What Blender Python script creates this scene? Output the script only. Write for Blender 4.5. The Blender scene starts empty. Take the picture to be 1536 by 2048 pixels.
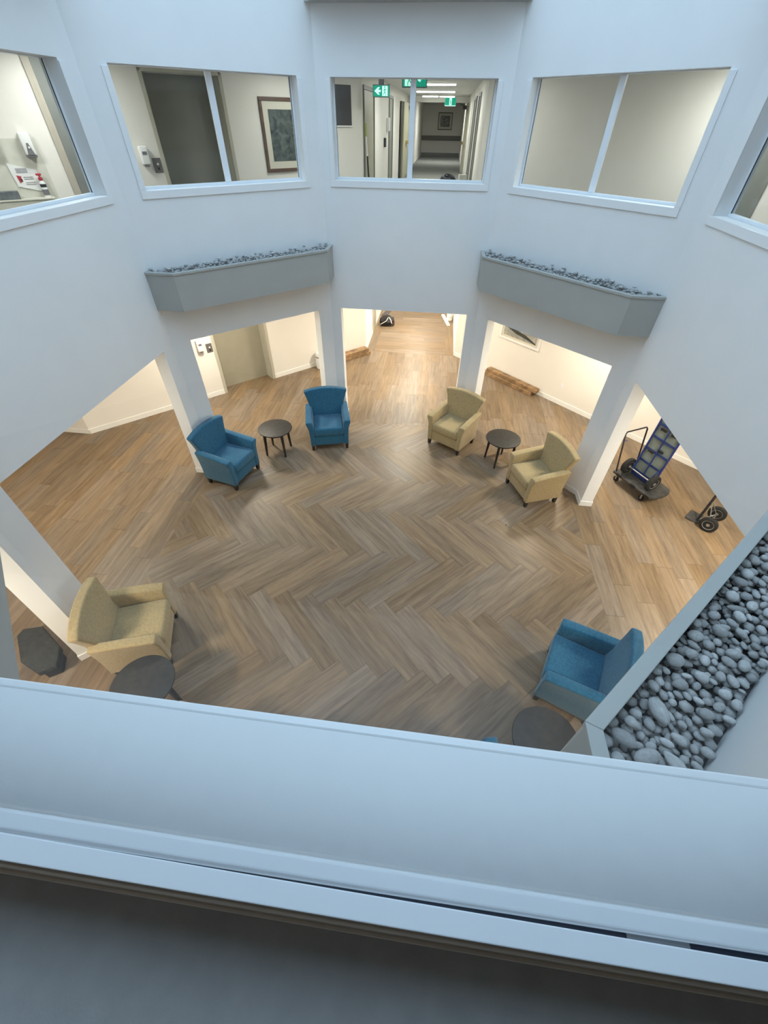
import bpy, bmesh, math, random
import numpy as np
from mathutils import Vector, Matrix
from mathutils.geometry import tessellate_polygon
C = bpy.context.scene.collection
SC = bpy.context.scene
rad = math.radians

# ------------------------------------------------------------------ camera
CAM = (0.5332, -3.8379, 4.5321); YAW, PITCH, ROLL, FPX = -6.1644, -43.7415, 0.956, 822.46
y_, p_, r_ = rad(YAW), rad(PITCH), rad(ROLL)
fw = Vector((math.sin(y_)*math.cos(p_), math.cos(y_)*math.cos(p_), math.sin(p_)))
rt = Vector((math.cos(y_), -math.sin(y_), 0)); up = rt.cross(fw)
rt2 = rt*math.cos(r_) + up*math.sin(r_); up2 = -rt*math.sin(r_) + up*math.cos(r_)
cd = bpy.data.cameras.new('camera'); cam = bpy.data.objects.new('camera', cd); C.objects.link(cam)
m = Matrix((rt2, up2, -fw)).transposed().to_4x4(); m.translation = CAM
cam.matrix_world = m
cd.sensor_fit = 'VERTICAL'; cd.sensor_height = 36; cd.sensor_width = 27; cd.lens = FPX/2048*36
cd.clip_start = .004; cd.clip_end = 200
SC.camera = cam

# ------------------------------------------------------------------ light and exposure
SC.view_settings.view_transform = 'Standard'; SC.view_settings.look = 'None'
SC.view_settings.gamma = 1; SC.view_settings.exposure = 0.0
try: SC.view_settings.use_curve_mapping = False
except Exception: pass
w = bpy.data.worlds.new('overcast_sky'); SC.world = w; w.use_nodes = True
bg = w.node_tree.nodes['Background']; bg.inputs[0].default_value = (.535, .745, 1.0, 1); bg.inputs[1].default_value = 4.35
SKY_Z = 11.0
def area(name, loc, size, power, col, sizey=None, rot=(0,0,0), portal=False, spread=180):
    l = bpy.data.lights.new(name, 'AREA'); l.energy = power; l.color = col; l.size = size
    if sizey: l.shape = 'RECTANGLE'; l.size_y = sizey
    l.spread = rad(spread)
    o = bpy.data.objects.new(name, l); C.objects.link(o); o.location = loc; o.rotation_euler = rot
    if portal: l.cycles.is_portal = True
    return o
area('skylight_portal', (0,0,SKY_Z), 6.5, 1, (1,1,1), 7.4, portal=True)
WARM = (1.0, .88, .725); NEUT = (1.0, .98, .94)
G = 2.36
for (x, y, p) in [(-4.6,0.2,33),(-3.3,3.3,42),(3.3,3.3,48),(4.7,0.0,62),(0.0,5.3,66),(0,8.2,70),(0,11.5,60),
                  (-3.3,-3.6,62),(3.3,-3.6,40),(-6.9,0.3,12),(6.9,.3,22)]:
    area('downlight_or_fill', (x,y,G), .45, p*2.0, WARM)
U2 = 5.14
for (x, y, p) in [(-5.0,1.2,18),(-4.3,2.9,11),(-1.7,5.2,8),(3.75,3.35,15),(5.2,1.4,14),(1.2,5.8,3),(0,5.6,12),(0,9,16),(0,12.7,20),(0,16.5,20),(.2,24.5,26),(-.6,-5.2,1.1)]:  # lamps down the corridor are added fill beside the real tubes
    area('downlight_or_fill', (x,y,U2), .45, p*2.6, NEUT)  # the dim last one is fill added in the front room for the inner sill

# ------------------------------------------------------------------ materials
def mat(name, col, rough=.6, spec=.4, metal=0, noise=0, nscale=30, bump=0, bscale=200, emit=None, estr=0, sheen=0):
    M = bpy.data.materials.new(name); M.use_nodes = True; nt = M.node_tree; b = nt.nodes['Principled BSDF']
    b.inputs['Roughness'].default_value = rough; b.inputs['Metallic'].default_value = metal
    b.inputs['Specular IOR Level'].default_value = spec; b.inputs['Base Color'].default_value = (*col, 1)
    if sheen: b.inputs['Sheen Weight'].default_value = sheen
    if noise or bump:
        tc = nt.nodes.new('ShaderNodeTexCoord')
    if noise:
        n = nt.nodes.new('ShaderNodeTexNoise'); n.inputs['Scale'].default_value = nscale; n.inputs['Detail'].default_value = 5
        nt.links.new(tc.outputs['Object'], n.inputs['Vector'])
        r = nt.nodes.new('ShaderNodeValToRGB'); r.color_ramp.elements[0].position = .3; r.color_ramp.elements[1].position = .7
        r.color_ramp.elements[0].color = (*[c*(1-noise) for c in col], 1); r.color_ramp.elements[1].color = (*[min(1,c*(1+noise)) for c in col], 1)
        nt.links.new(n.outputs['Fac'], r.inputs['Fac']); nt.links.new(r.outputs['Color'], b.inputs['Base Color'])
    if bump:
        n2 = nt.nodes.new('ShaderNodeTexNoise'); n2.inputs['Scale'].default_value = bscale; n2.inputs['Detail'].default_value = 4
        nt.links.new(tc.outputs['Object'], n2.inputs['Vector'])
        bp = nt.nodes.new('ShaderNodeBump'); bp.inputs['Strength'].default_value = bump; bp.inputs['Distance'].default_value = .004
        nt.links.new(n2.outputs['Fac'], bp.inputs['Height']); nt.links.new(bp.outputs['Normal'], b.inputs['Normal'])
    if emit:
        b.inputs['Emission Color'].default_value = (*emit, 1); b.inputs['Emission Strength'].default_value = estr
    return M
WALL = mat('white_wall_paint', (.83,.83,.82), .55, .35, noise=.015, nscale=3, bump=.02, bscale=120)
CREAM = mat('cream_wall_paint', (.77,.74,.69), .65, .3, noise=.015, nscale=3, bump=.05, bscale=120)
CEIL = mat('ceiling_paint', (.74,.73,.70), .8, .2, noise=.02, nscale=8)
TRIM = mat('white_gloss_trim', (.84,.84,.83), .3, .5, noise=.01, nscale=6)
VINYL = mat('white_vinyl_frame', (.80,.82,.84), .3, .5, noise=.01, nscale=8)
GREY = mat('grey_planter_paint', (.40,.405,.38), .5, .4, noise=.03, nscale=4, bump=.06, bscale=90)
BLUE = mat('teal_blue_upholstery', (.020,.108,.185), .85, .2, noise=.22, nscale=45, bump=.35, bscale=500, sheen=.25)
TAN = mat('tan_upholstery', (.37,.277,.138), .88, .2, noise=.15, nscale=45, bump=.35, bscale=500, sheen=.2)
DWOOD = mat('espresso_wood', (.022,.018,.015), .42, .4, noise=.3, nscale=14)
DTOP = mat('espresso_table_top', (.030,.026,.022), .5, .4, noise=.3, nscale=18)
DCLOTH = mat('dark_charcoal_cloth', (.035,.034,.03), .9, .2, noise=.35, nscale=25, bump=.5, bscale=40)
BLACK = mat('black_plastic', (.012,.012,.013), .5, .4, noise=.2, nscale=20)
RUBBER = mat('black_rubber', (.018,.018,.018), .8, .3, noise=.2, nscale=30)
DECK = mat('scuffed_black_resin', (.045,.045,.045), .6, .4, noise=.5, nscale=14, bump=.3, bscale=60)
STEEL = mat('dull_steel', (.45,.45,.45), .35, .5, metal=.9, noise=.1, nscale=20)
DSTEEL = mat('dark_steel_tube', (.05,.05,.055), .4, .5, metal=.6, noise=.2, nscale=20)
TBLUE = mat('blue_painted_steel', (.012,.03,.16), .4, .5, noise=.15, nscale=20)
TPANEL = mat('grey_green_panel', (.19,.235,.225), .45, .4, noise=.15, nscale=9)
DOORG = mat('greige_door_paint', (.33,.31,.24), .45, .4, noise=.04, nscale=5)
DOORF = mat('greige_frame_paint', (.46,.44,.36), .45, .4, noise=.03, nscale=5)
DOORD = mat('grey_and_shaded_door_paint', (.20,.20,.175), .5, .4, noise=.05, nscale=5)  # also used for the shade painted into the upper recessed door
CARPET = mat('grey_carpet', (.22,.22,.205), .95, .1, noise=.25, nscale=60)
INSILL = mat('interior_grey_sill', (.40,.40,.39), .6, .3, noise=.06, nscale=30, bump=.15, bscale=300)
NOSE = mat('taupe_sill_nosing', (.55,.48,.40), .5, .4, noise=.06, nscale=30)
GASKET = mat('dark_track_gasket', (.006,.009,.02), .5, .4, noise=.1, nscale=20)
PLASTIC = mat('white_plastic', (.80,.80,.80), .35, .5, noise=.01, nscale=10)
GPLAST = mat('grey_plastic', (.16,.16,.17), .4, .5, noise=.05, nscale=10)
RED = mat('red_print', (.45,.03,.05), .5, .4, noise=.05, nscale=10)
PAPER = mat('white_paper', (.80,.80,.80), .8, .2, noise=.02, nscale=10)
FRAMEB = mat('brown_picture_frame', (.10,.055,.035), .4, .5, noise=.3, nscale=20)
FRAMED = mat('dark_picture_frame', (.03,.03,.028), .4, .5, noise=.2, nscale=20)
MATB = mat('picture_mat_board', (.62,.59,.50), .8, .2, noise=.02, nscale=10)
FILM = mat('clear_plastic_sheet', (.62,.61,.54), .3, .5, noise=.06, nscale=12)
BRASS = mat('brass', (.6,.45,.18), .3, .5, metal=1, noise=.05, nscale=10)
TIMBER = mat('rough_timber', (.25,.155,.08), .7, .3, noise=.45, nscale=9)
SOIL = mat('dark_planter_bed', (.05,.05,.05), .9, .1, noise=.3, nscale=20)
MATG = mat('dark_floor_mat', (.10,.09,.10), .95, .1, noise=.2, nscale=40)
RAIL = mat('taupe_handrail', (.17,.16,.145), .5, .4, noise=.1, nscale=10)
GREENP = mat('lime_plastic', (.30,.36,.06), .5, .4, noise=.05, nscale=10)
TAPE = mat('blue_tape', (.02,.03,.25), .5, .4, noise=.1, nscale=20)
SIGNG = mat('backlit_green', (.0,.25,.16), .5, .3, noise=.02, nscale=5, emit=(.0,.30,.19), estr=.8)
SIGNW = mat('backlit_white', (.6,.9,.85), .5, .3, noise=.02, nscale=5, emit=(.55,1.0,.88), estr=.9)
TUBE = mat('fluorescent_tube', (.9,.9,.9), .5, .3, noise=.01, nscale=5, emit=(1,.97,.88), estr=14)
LITGLASS = mat('glowing_glass_slot', (.8,.8,.7), .2, .5, noise=.02, nscale=3, emit=(1,.97,.85), estr=.7)  # emission paints in the brightness of the door glass, no lamp there

def art(name, c1, c2, scale):
    M = mat(name, c1, .6); nt = M.node_tree; b = nt.nodes['Principled BSDF']
    tc = nt.nodes.new('ShaderNodeTexCoord'); n = nt.nodes.new('ShaderNodeTexNoise'); n.inputs['Scale'].default_value = scale
    n.inputs['Detail'].default_value = 8; n.inputs['Distortion'].default_value = 1.2
    r = nt.nodes.new('ShaderNodeValToRGB'); r.color_ramp.elements[0].position = .35; r.color_ramp.elements[1].position = .68
    r.color_ramp.elements[0].color = (*c1,1); r.color_ramp.elements[1].color = (*c2,1)
    nt.links.new(tc.outputs['Object'], n.inputs['Vector']); nt.links.new(n.outputs['Fac'], r.inputs['Fac']); nt.links.new(r.outputs['Color'], b.inputs['Base Color'])
    return M
ART1 = art('dark_blue_green_print', (.02,.03,.035), (.12,.15,.14), 9)
ART2 = art('grey_print', (.05,.05,.05), (.35,.35,.32), 8)
ART3 = art('pale_landscape_print', (.24,.24,.22), (.42,.42,.38), 4)

def plank_material():
    M = bpy.data.materials.new('oak_vinyl_plank'); M.use_nodes = True; nt = M.node_tree; b = nt.nodes['Principled BSDF']; N = nt.nodes; L = nt.links
    uv = N.new('ShaderNodeUVMap'); uv.uv_map = 'uv'
    oi = N.new('ShaderNodeObjectInfo'); at = N.new('ShaderNodeAttribute'); at.attribute_name = 'rnd'
    ad = N.new('ShaderNodeMath'); ad.operation = 'ADD'; L.new(oi.outputs['Random'], ad.inputs[0]); L.new(at.outputs['Fac'], ad.inputs[1])
    fr = N.new('ShaderNodeMath'); fr.operation = 'FRACT'; L.new(ad.outputs[0], fr.inputs[0])
    cb = N.new('ShaderNodeCombineXYZ'); L.new(ad.outputs[0], cb.inputs[2])
    mp = N.new('ShaderNodeMapping'); mp.inputs['Scale'].default_value = (1.5, 19, 1); L.new(uv.outputs['UV'], mp.inputs['Vector'])
    sc = N.new('ShaderNodeVectorMath'); sc.operation = 'MULTIPLY_ADD'; sc.inputs[1].default_value = (37,53,71); L.new(cb.outputs[0], sc.inputs[0]); L.new(mp.outputs[0], sc.inputs[2])
    n1 = N.new('ShaderNodeTexNoise'); n1.inputs['Scale'].default_value = 1.0; n1.inputs['Detail'].default_value = 7; n1.inputs['Roughness'].default_value = .70; n1.inputs['Distortion'].default_value = .5
    L.new(sc.outputs[0], n1.inputs['Vector'])
    ramp = N.new('ShaderNodeValToRGB'); e = ramp.color_ramp.elements
    e[0].position = .28; e[0].color = (.116,.079,.050,1); e[1].position = .72; e[1].color = (.268,.198,.126,1)
    k = ramp.color_ramp.elements.new(.5); k.color = (.193,.137,.086,1)
    L.new(n1.outputs['Fac'], ramp.inputs['Fac'])
    hs = N.new('ShaderNodeHueSaturation'); L.new(ramp.outputs['Color'], hs.inputs['Color'])
    mr = N.new('ShaderNodeMapRange'); mr.inputs['To Min'].default_value = .84; mr.inputs['To Max'].default_value = 1.13; L.new(fr.outputs[0], mr.inputs['Value']); L.new(mr.outputs[0], hs.inputs['Value'])
    f2 = N.new('ShaderNodeMath'); f2.operation = 'MULTIPLY'; f2.inputs[1].default_value = 7.13; L.new(ad.outputs[0], f2.inputs[0])
    f3 = N.new('ShaderNodeMath'); f3.operation = 'FRACT'; L.new(f2.outputs[0], f3.inputs[0])
    m2 = N.new('ShaderNodeMapRange'); m2.inputs['To Min'].default_value = .80; m2.inputs['To Max'].default_value = 1.12; L.new(f3.outputs[0], m2.inputs['Value']); L.new(m2.outputs[0], hs.inputs['Saturation'])
    L.new(hs.outputs['Color'], b.inputs['Base Color'])
    b.inputs['Roughness'].default_value = .42; b.inputs['Specular IOR Level'].default_value = .3
    bp = N.new('ShaderNodeBump'); bp.inputs['Strength'].default_value = .08; bp.inputs['Distance'].default_value = .002; L.new(n1.outputs['Fac'], bp.inputs['Height']); L.new(bp.outputs['Normal'], b.inputs['Normal'])
    return M
PLANK = plank_material()
def pebble_material(name, lo, hi):
    M = bpy.data.materials.new(name); M.use_nodes = True; nt = M.node_tree; b = nt.nodes['Principled BSDF']; N = nt.nodes; L = nt.links
    tc = N.new('ShaderNodeTexCoord'); oi = N.new('ShaderNodeObjectInfo')
    n = N.new('ShaderNodeTexNoise'); n.inputs['Scale'].default_value = 2.2; n.inputs['Detail'].default_value = 8; n.inputs['Roughness'].default_value = .7
    va = N.new('ShaderNodeVectorMath'); va.operation = 'ADD'; L.new(tc.outputs['Object'], va.inputs[0])
    cb = N.new('ShaderNodeCombineXYZ'); mm = N.new('ShaderNodeMath'); mm.operation = 'MULTIPLY'; mm.inputs[1].default_value = 60; L.new(oi.outputs['Random'], mm.inputs[0]); L.new(mm.outputs[0], cb.inputs[0]); L.new(cb.outputs[0], va.inputs[1])
    L.new(va.outputs[0], n.inputs['Vector'])
    r = N.new('ShaderNodeValToRGB'); r.color_ramp.elements[0].position = .3; r.color_ramp.elements[1].position = .75
    r.color_ramp.elements[0].color = (.35,.35,.34,1); r.color_ramp.elements[1].color = (.60,.585,.56,1); L.new(n.outputs['Fac'], r.inputs['Fac'])
    hs = N.new('ShaderNodeHueSaturation'); L.new(r.outputs['Color'], hs.inputs['Color'])
    mr = N.new('ShaderNodeMapRange'); mr.inputs['To Min'].default_value = lo; mr.inputs['To Max'].default_value = hi; L.new(oi.outputs['Random'], mr.inputs['Value']); L.new(mr.outputs[0], hs.inputs['Value'])
    L.new(hs.outputs['Color'], b.inputs['Base Color']); b.inputs['Roughness'].default_value = .6; b.inputs['Specular IOR Level'].default_value = .35
    n3 = N.new('ShaderNodeTexNoise'); n3.inputs['Scale'].default_value = 14; n3.inputs['Detail'].default_value = 5; L.new(va.outputs[0], n3.inputs['Vector'])
    bp = N.new('ShaderNodeBump'); bp.inputs['Strength'].default_value = .25; bp.inputs['Distance'].default_value = .1; L.new(n3.outputs['Fac'], bp.inputs['Height']); L.new(bp.outputs['Normal'], b.inputs['Normal'])
    return M
PEB = pebble_material('river_pebble', .68, 1.2); GRAV = pebble_material('small_gravel', .8, .85)
def glass_material():
    M = bpy.data.materials.new('clear_window_glass'); M.use_nodes = True; nt = M.node_tree; N = nt.nodes; L = nt.links
    for n in list(N):
        if n.type != 'OUTPUT_MATERIAL': N.remove(n)
    out = [n for n in N if n.type == 'OUTPUT_MATERIAL'][0]
    t = N.new('ShaderNodeBsdfTransparent'); t.inputs[0].default_value = (.95,.97,.965,1)
    g = N.new('ShaderNodeBsdfGlossy'); g.inputs['Roughness'].default_value = .0
    f = N.new('ShaderNodeFresnel'); f.inputs['IOR'].default_value = 1.4
    ge = N.new('ShaderNodeNewGeometry'); iv = N.new('ShaderNodeMath'); iv.operation = 'SUBTRACT'; iv.inputs[0].default_value = 1; L.new(ge.outputs['Backfacing'], iv.inputs[1])
    mu = N.new('ShaderNodeMath'); mu.operation = 'MULTIPLY'; L.new(f.outputs[0], mu.inputs[0]); L.new(iv.outputs[0], mu.inputs[1])
    mx = N.new('ShaderNodeMixShader'); L.new(mu.outputs[0], mx.inputs[0]); L.new(t.outputs[0], mx.inputs[1]); L.new(g.outputs[0], mx.inputs[2]); L.new(mx.outputs[0], out.inputs[0])
    return M
GLASS = glass_material()

# ------------------------------------------------------------------ helpers
def meta(o, label=None, cat=None, group=None, kind=None):
    if label: o['label'] = label
    if cat: o['category'] = cat
    if group: o['group'] = group
    if kind: o['kind'] = kind
    return o
def link(name, me, mats, parent=None, loc=None, rotz=None, smooth=False):
    o = bpy.data.objects.new(name, me); C.objects.link(o)
    for q in (mats if isinstance(mats, (list, tuple)) else [mats]):
        if len(me.materials) < (len(mats) if isinstance(mats,(list,tuple)) else 1): me.materials.append(q)
    if parent: o.parent = parent
    if loc is not None: o.location = loc
    if rotz is not None: o.rotation_euler = (0,0,rotz)
    return o
def empty(name, loc=(0,0,0), rotz=0):
    o = bpy.data.objects.new(name, None); C.objects.link(o); o.location = loc; o.rotation_euler = (0,0,rotz); o.empty_display_size = .1
    return o
def smooth_angle(me, ang=40):
    me.polygons.foreach_set('use_smooth', [True]*len(me.polygons))
    bm = bmesh.new(); bm.from_mesh(me)
    for e in bm.edges:
        if len(e.link_faces) == 2 and e.calc_face_angle(0) > rad(ang): e.smooth = False
    bm.to_mesh(me); bm.free()
class B:
    """collects shapes into one bmesh"""
    def __init__(s): s.bm = bmesh.new()
    def hexa(s, pts, bev=0, seg=2):
        v = [s.bm.verts.new(p) for p in pts]
        fs = [s.bm.faces.new([v[i] for i in q]) for q in ((3,2,1,0),(4,5,6,7),(0,1,5,4),(1,2,6,5),(2,3,7,6),(3,0,4,7))]
        if bev:
            es = list({e for f in fs for e in f.edges})
            bmesh.ops.bevel(s.bm, geom=es, offset=bev, segments=seg, profile=.5, affect='EDGES', clamp_overlap=True)
        return s
    def box(s, a, b, bev=0, seg=2):
        (x0,y0,z0),(x1,y1,z1) = a, b
        return s.hexa([(x0,y0,z0),(x1,y0,z0),(x1,y1,z0),(x0,y1,z0),(x0,y0,z1),(x1,y0,z1),(x1,y1,z1),(x0,y1,z1)], bev, seg)
    def prism(s, poly, z0, z1, bev=0):
        n = len(poly); lo = [s.bm.verts.new((x,y,z0)) for x,y in poly]; hi = [s.bm.verts.new((x,y,z1)) for x,y in poly]
        fs = [s.bm.faces.new(lo[::-1]), s.bm.faces.new(hi)]
        for i in range(n): fs.append(s.bm.faces.new((lo[i], lo[(i+1)%n], hi[(i+1)%n], hi[i])))
        if bev:
            bmesh.ops.bevel(s.bm, geom=list({e for f in fs for e in f.edges}), offset=bev, segments=2, profile=.5, affect='EDGES', clamp_overlap=True)
        return s
    def tube(s, pts, r, n=8, r1=None):
        pts = [Vector(p) for p in pts]; rings = []
        for i, p in enumerate(pts):
            d = (pts[min(i+1,len(pts)-1)] - pts[max(i-1,0)]).normalized()
            a = d.orthogonal().normalized() if i == 0 else (pa - d*pa.dot(d)).normalized()
            pa = a; b = d.cross(a); rr = r if r1 is None else r + (r1-r)*i/(len(pts)-1)
            rings.append([s.bm.verts.new(p + (a*math.cos(2*math.pi*k/n) + b*math.sin(2*math.pi*k/n))*rr) for k in range(n)])
        for i in range(len(rings)-1):
            for k in range(n): s.bm.faces.new((rings[i][k], rings[i][(k+1)%n], rings[i+1][(k+1)%n], rings[i+1][k]))
        s.bm.faces.new(rings[0][::-1]); s.bm.faces.new(rings[-1])
        return s
    def lathe(s, prof, n=24, c=(0,0,0), axis=(0,0,1)):
        ax = Vector(axis).normalized(); a = ax.orthogonal().normalized(); b = ax.cross(a); c = Vector(c); rings = []
        for r, h in prof:
            if r < 1e-6: rings.append([s.bm.verts.new(c + ax*h)])
            else: rings.append([s.bm.verts.new(c + ax*h + (a*math.cos(2*math.pi*k/n)+b*math.sin(2*math.pi*k/n))*r) for k in range(n)])
        for i in range(len(rings)-1):
            p, q = rings[i], rings[i+1]
            for k in range(n):
                k2 = (k+1) % n
                if len(p) == 1 and len(q) == 1: break
                if len(p) == 1: s.bm.faces.new((p[0], q[k2], q[k]))
                elif len(q) == 1: s.bm.faces.new((p[k], p[k2], q[0]))
                else: s.bm.faces.new((p[k], p[k2], q[k2], q[k]))
        if len(rings[0]) > 1: s.bm.faces.new(rings[0][::-1])
        if len(rings[-1]) > 1: s.bm.faces.new(rings[-1])
        return s
    def loft(s, secs, bev=0, seg=3, ang=35):
        rings = [[s.bm.verts.new(p) for p in q] for q in secs]; n = len(rings[0]); fs = []
        for i in range(len(rings)-1):
            for k in range(n): fs.append(s.bm.faces.new((rings[i][k], rings[i][(k+1)%n], rings[i+1][(k+1)%n], rings[i+1][k])))
        fs.append(s.bm.faces.new(rings[0][::-1])); fs.append(s.bm.faces.new(rings[-1]))
        bmesh.ops.recalc_face_normals(s.bm, faces=fs)
        if bev:
            es = [e for e in {e for f in fs for e in f.edges} if len(e.link_faces) == 2 and e.calc_face_angle(0) > rad(ang)]
            bmesh.ops.bevel(s.bm, geom=es, offset=bev, segments=seg, profile=.5, affect='EDGES', clamp_overlap=True)
        return s
    def mesh(s, name, smooth=None):
        bmesh.ops.recalc_face_normals(s.bm, faces=s.bm.faces[:])
        me = bpy.data.meshes.new(name); s.bm.to_mesh(me); s.bm.free()
        if smooth: smooth_angle(me, smooth)
        return me
    def build(s, name, mats, parent=None, loc=None, rotz=None, smooth=None):
        return link(name, s.mesh(name, smooth), mats, parent, loc, rotz)

# ------------------------------------------------------------------ setting: plan of the atrium
D, W, wb = 3.633, 3.168, 1.25; wl = D - (W - wb); T = .18
H1, H2, H3 = 2.144, 3.88, 4.906
F2 = 2.90; TOP = SKY_Z
V8 = [(-wb,D),(wb,D),(W,wl),(W,-wl),(wb,-D),(-wb,-D),(-W,-wl),(-W,wl)]
SIDES = ['back','back_right','right','front_right','front','front_left','left','back_left']
KM = T*math.tan(rad(22.5))
class Frame:
    """local frame of a wall: s along, o outward (away from the atrium), z up"""
    def __init__(f, p0, p1):
        f.p0 = Vector((*p0,0)); d = Vector((*p1,0)) - f.p0; f.L = d.length; f.e = d/f.L; f.n = Vector((-f.e.y, f.e.x, 0))
    def __call__(f, s, o, z): return tuple(f.p0 + f.e*s + f.n*o + Vector((0,0,z)))
    def bx(f, b, s0, s1, o0, o1, z0, z1, bev=0, seg=2):
        return b.hexa([f(s0,o0,z0), f(s1,o0,z0), f(s1,o1,z0), f(s0,o1,z0), f(s0,o0,z1), f(s1,o0,z1), f(s1,o1,z1), f(s0,o1,z1)], bev, seg)
def wall(name, fr, z0, z1, holes, t, mats, ext=0, label=None):
    S = sorted({0, fr.L, *[h[0] for h in holes], *[h[1] for h in holes]}); Z = sorted({z0, z1, *[h[2] for h in holes], *[h[3] for h in holes]})
    vs, fs, mi = [], [], []
    def quad(a, b, c, d, k):
        i = len(vs); vs.extend((a,b,c,d)); fs.append((i,i+1,i+2,i+3)); mi.append(k)
    def hole(s, z): return any(h[0] < s < h[1] and h[2] < z < h[3] for h in holes)
    def xo(s): return s - ext if s == 0 else s + ext if s == fr.L else s
    for i in range(len(S)-1):
        for j in range(len(Z)-1):
            if hole((S[i]+S[i+1])/2, (Z[j]+Z[j+1])/2): continue
            a, b, c, d = S[i], S[i+1], Z[j], Z[j+1]
            quad(fr(a,0,c), fr(b,0,c), fr(b,0,d), fr(a,0,d), 0)
            quad(fr(xo(b),t,c), fr(xo(a),t,c), fr(xo(a),t,d), fr(xo(b),t,d), 1)
    for (a, b, c, d) in holes:
        quad(fr(a,0,c), fr(a,0,d), fr(a,t,d), fr(a,t,c), 0); quad(fr(b,0,d), fr(b,0,c), fr(b,t,c), fr(b,t,d), 0)
        quad(fr(a,0,d), fr(b,0,d), fr(b,t,d), fr(a,t,d), 0)
        if c > z0: quad(fr(b,0,c), fr(a,0,c), fr(a,t,c), fr(b,t,c), 0)
    quad(fr(0,0,z1), fr(fr.L,0,z1), fr(fr.L+ext,t,z1), fr(-ext,t,z1), 0)
    quad(fr(0,0,z0), fr(0,0,z1), fr(-ext,t,z1), fr(-ext,t,z0), 1); quad(fr(fr.L,0,z0), fr(fr.L,0,z1), fr(fr.L+ext,t,z1), fr(fr.L+ext,t,z0), 1)
    me = bpy.data.meshes.new(name); me.from_pydata(vs, [], fs)
    o = link(name, me, mats); me.polygons.foreach_set('material_index', mi)
    bm = bmesh.new(); bm.from_mesh(me); bmesh.ops.remove_doubles(bm, verts=bm.verts[:], dist=1e-5); bm.to_mesh(me); bm.free()
    return meta(o, label, kind='structure')
FR = [Frame(V8[i], V8[(i+1)%8]) for i in range(8)]
win_n = 0
for i, fr in enumerate(FR):
    dg = i % 2 == 1
    c = .161 if i in (0,4) else .252 if dg else .262
    hs = .19 if i in (0,4) else .275
    holes = [(c, fr.L-c, 0, H1), (hs, fr.L-hs, H2, H3)]
    wall('wall_'+SIDES[i], fr, 0, TOP, holes, T, [WALL, CREAM], KM, 'white atrium wall, %s side, with open arcade below and window above' % SIDES[i].replace('_',' '))
    # window: casing, frame rails, mullion, two panes
    win_n += 1
    wn = meta(empty('window_%d' % win_n, fr(fr.L/2, 0, H2)), 'white sliding window in the %s wall of the upper storey' % SIDES[i].replace('_',' '), kind='structure')
    def part(bld, nm, mt, sm=None):
        o = bld.build(nm, mt, None, smooth=sm); o.parent = wn; o.matrix_parent_inverse = Matrix.Translation(-wn.location); return o
    a, b = hs, fr.L-hs; cw = .065
    part(fr.bx(B(), a-cw, b+cw, -.014, 0, H2-.078, H2, .003), 'bottom_casing', TRIM)
    part(fr.bx(B(), a-cw, a, -.012, 0, H2+.0005, H3-.02, .003), 'side_casing', TRIM)
    part(fr.bx(B(), b, b+cw, -.012, 0, H2+.0005, H3-.02, .003), 'side_casing', TRIM)
    if i == 4: continue
    o0, o1 = .125, .165; fwd = .028
    q = B(); fr.bx(q, a, b, o0, o1, H2, H2+fwd, .003); fr.bx(q, a, b, o0, o1, H3-.008, H3, .002)
    fr.bx(q, a, a+fwd, o0, o1, H2+fwd, H3-.008, .003); fr.bx(q, b-fwd, b, o0, o1, H2+fwd, H3-.008, .003)
    part(q, 'window_frame', VINYL)
    mid = (a+b)/2
    part(fr.bx(B(), mid-.036, mid+.036, o0-.004, o1-.008, H2+fwd, H3-.008, .003), 'mullion', VINYL)
    q = B(); fr.bx(q, a+fwd, a+fwd+.004, o0+.006, o0+.013, H2+fwd, H3-.008); fr.bx(q, b-fwd-.004, b-fwd, o0+.006, o0+.013, H2+fwd, H3-.008)
    part(q, 'gasket', GASKET)
    part(fr.bx(B(), a+fwd, mid, .141, .145, H2+fwd, H3-.008), 'pane', GLASS)
    part(fr.bx(B(), mid, b-fwd, .150, .154, H2+fwd, H3-.008), 'pane', GLASS)

# near window (the one looked through): rails, dark track, glass, inner sill
fr = FR[4]; a, b = .19, fr.L-.19
def part(bld, nm, mt, sm=None):
    o = bld.build(nm, mt, None, smooth=sm); o.parent = wn5; o.matrix_parent_inverse = Matrix.Translation(-wn5.location); return o
wn5 = [o for o in C.objects if o.name == 'window_5'][0]
zr = H2+.02
part(B().box((-1.06,-3.797,H2-.005),(1.06,-3.780,zr), .002), 'outer_rail', VINYL)
part(B().box((-1.06,-3.8065,H2-.02),(1.06,-3.7971,zr-.003)), 'track', GASKET)
def gy(x): return -3.7975 - (x-.03)*.0068
part(B().hexa([(-1.06,-3.824,H2-.01),(1.06,-3.826,H2-.01),(1.06,gy(1.06),H2-.01),(-1.06,-3.7972,H2-.01),(-1.06,-3.824,zr),(1.06,-3.826,zr),(1.06,gy(1.06),zr),(-1.06,-3.7972,zr)], .0012), 'inner_rail', VINYL)
part(B().box((.80,-3.8038,zr-.0029),(.865,-3.7988,zr-.0012)), 'track_clip', GPLAST)
part(B().box((-1.06,-3.8015,zr-.001),(1.06,-3.7985,H3)), 'pane', GLASS)
part(B().box((-1.06,-3.83,H2-.035),(1.06,-3.8245,H2+.008), .0025), 'nosing', NOSE)
part(B().box((-1.06,-3.835,H2-.052),(1.06,-3.8245,H2-.037), .003), 'nosing', NOSE)
part(B().box((-1.3,-4.25,H2-.16),(1.3,-3.815,H2-.12), .004), 'interior_sill', INSILL)

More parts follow.
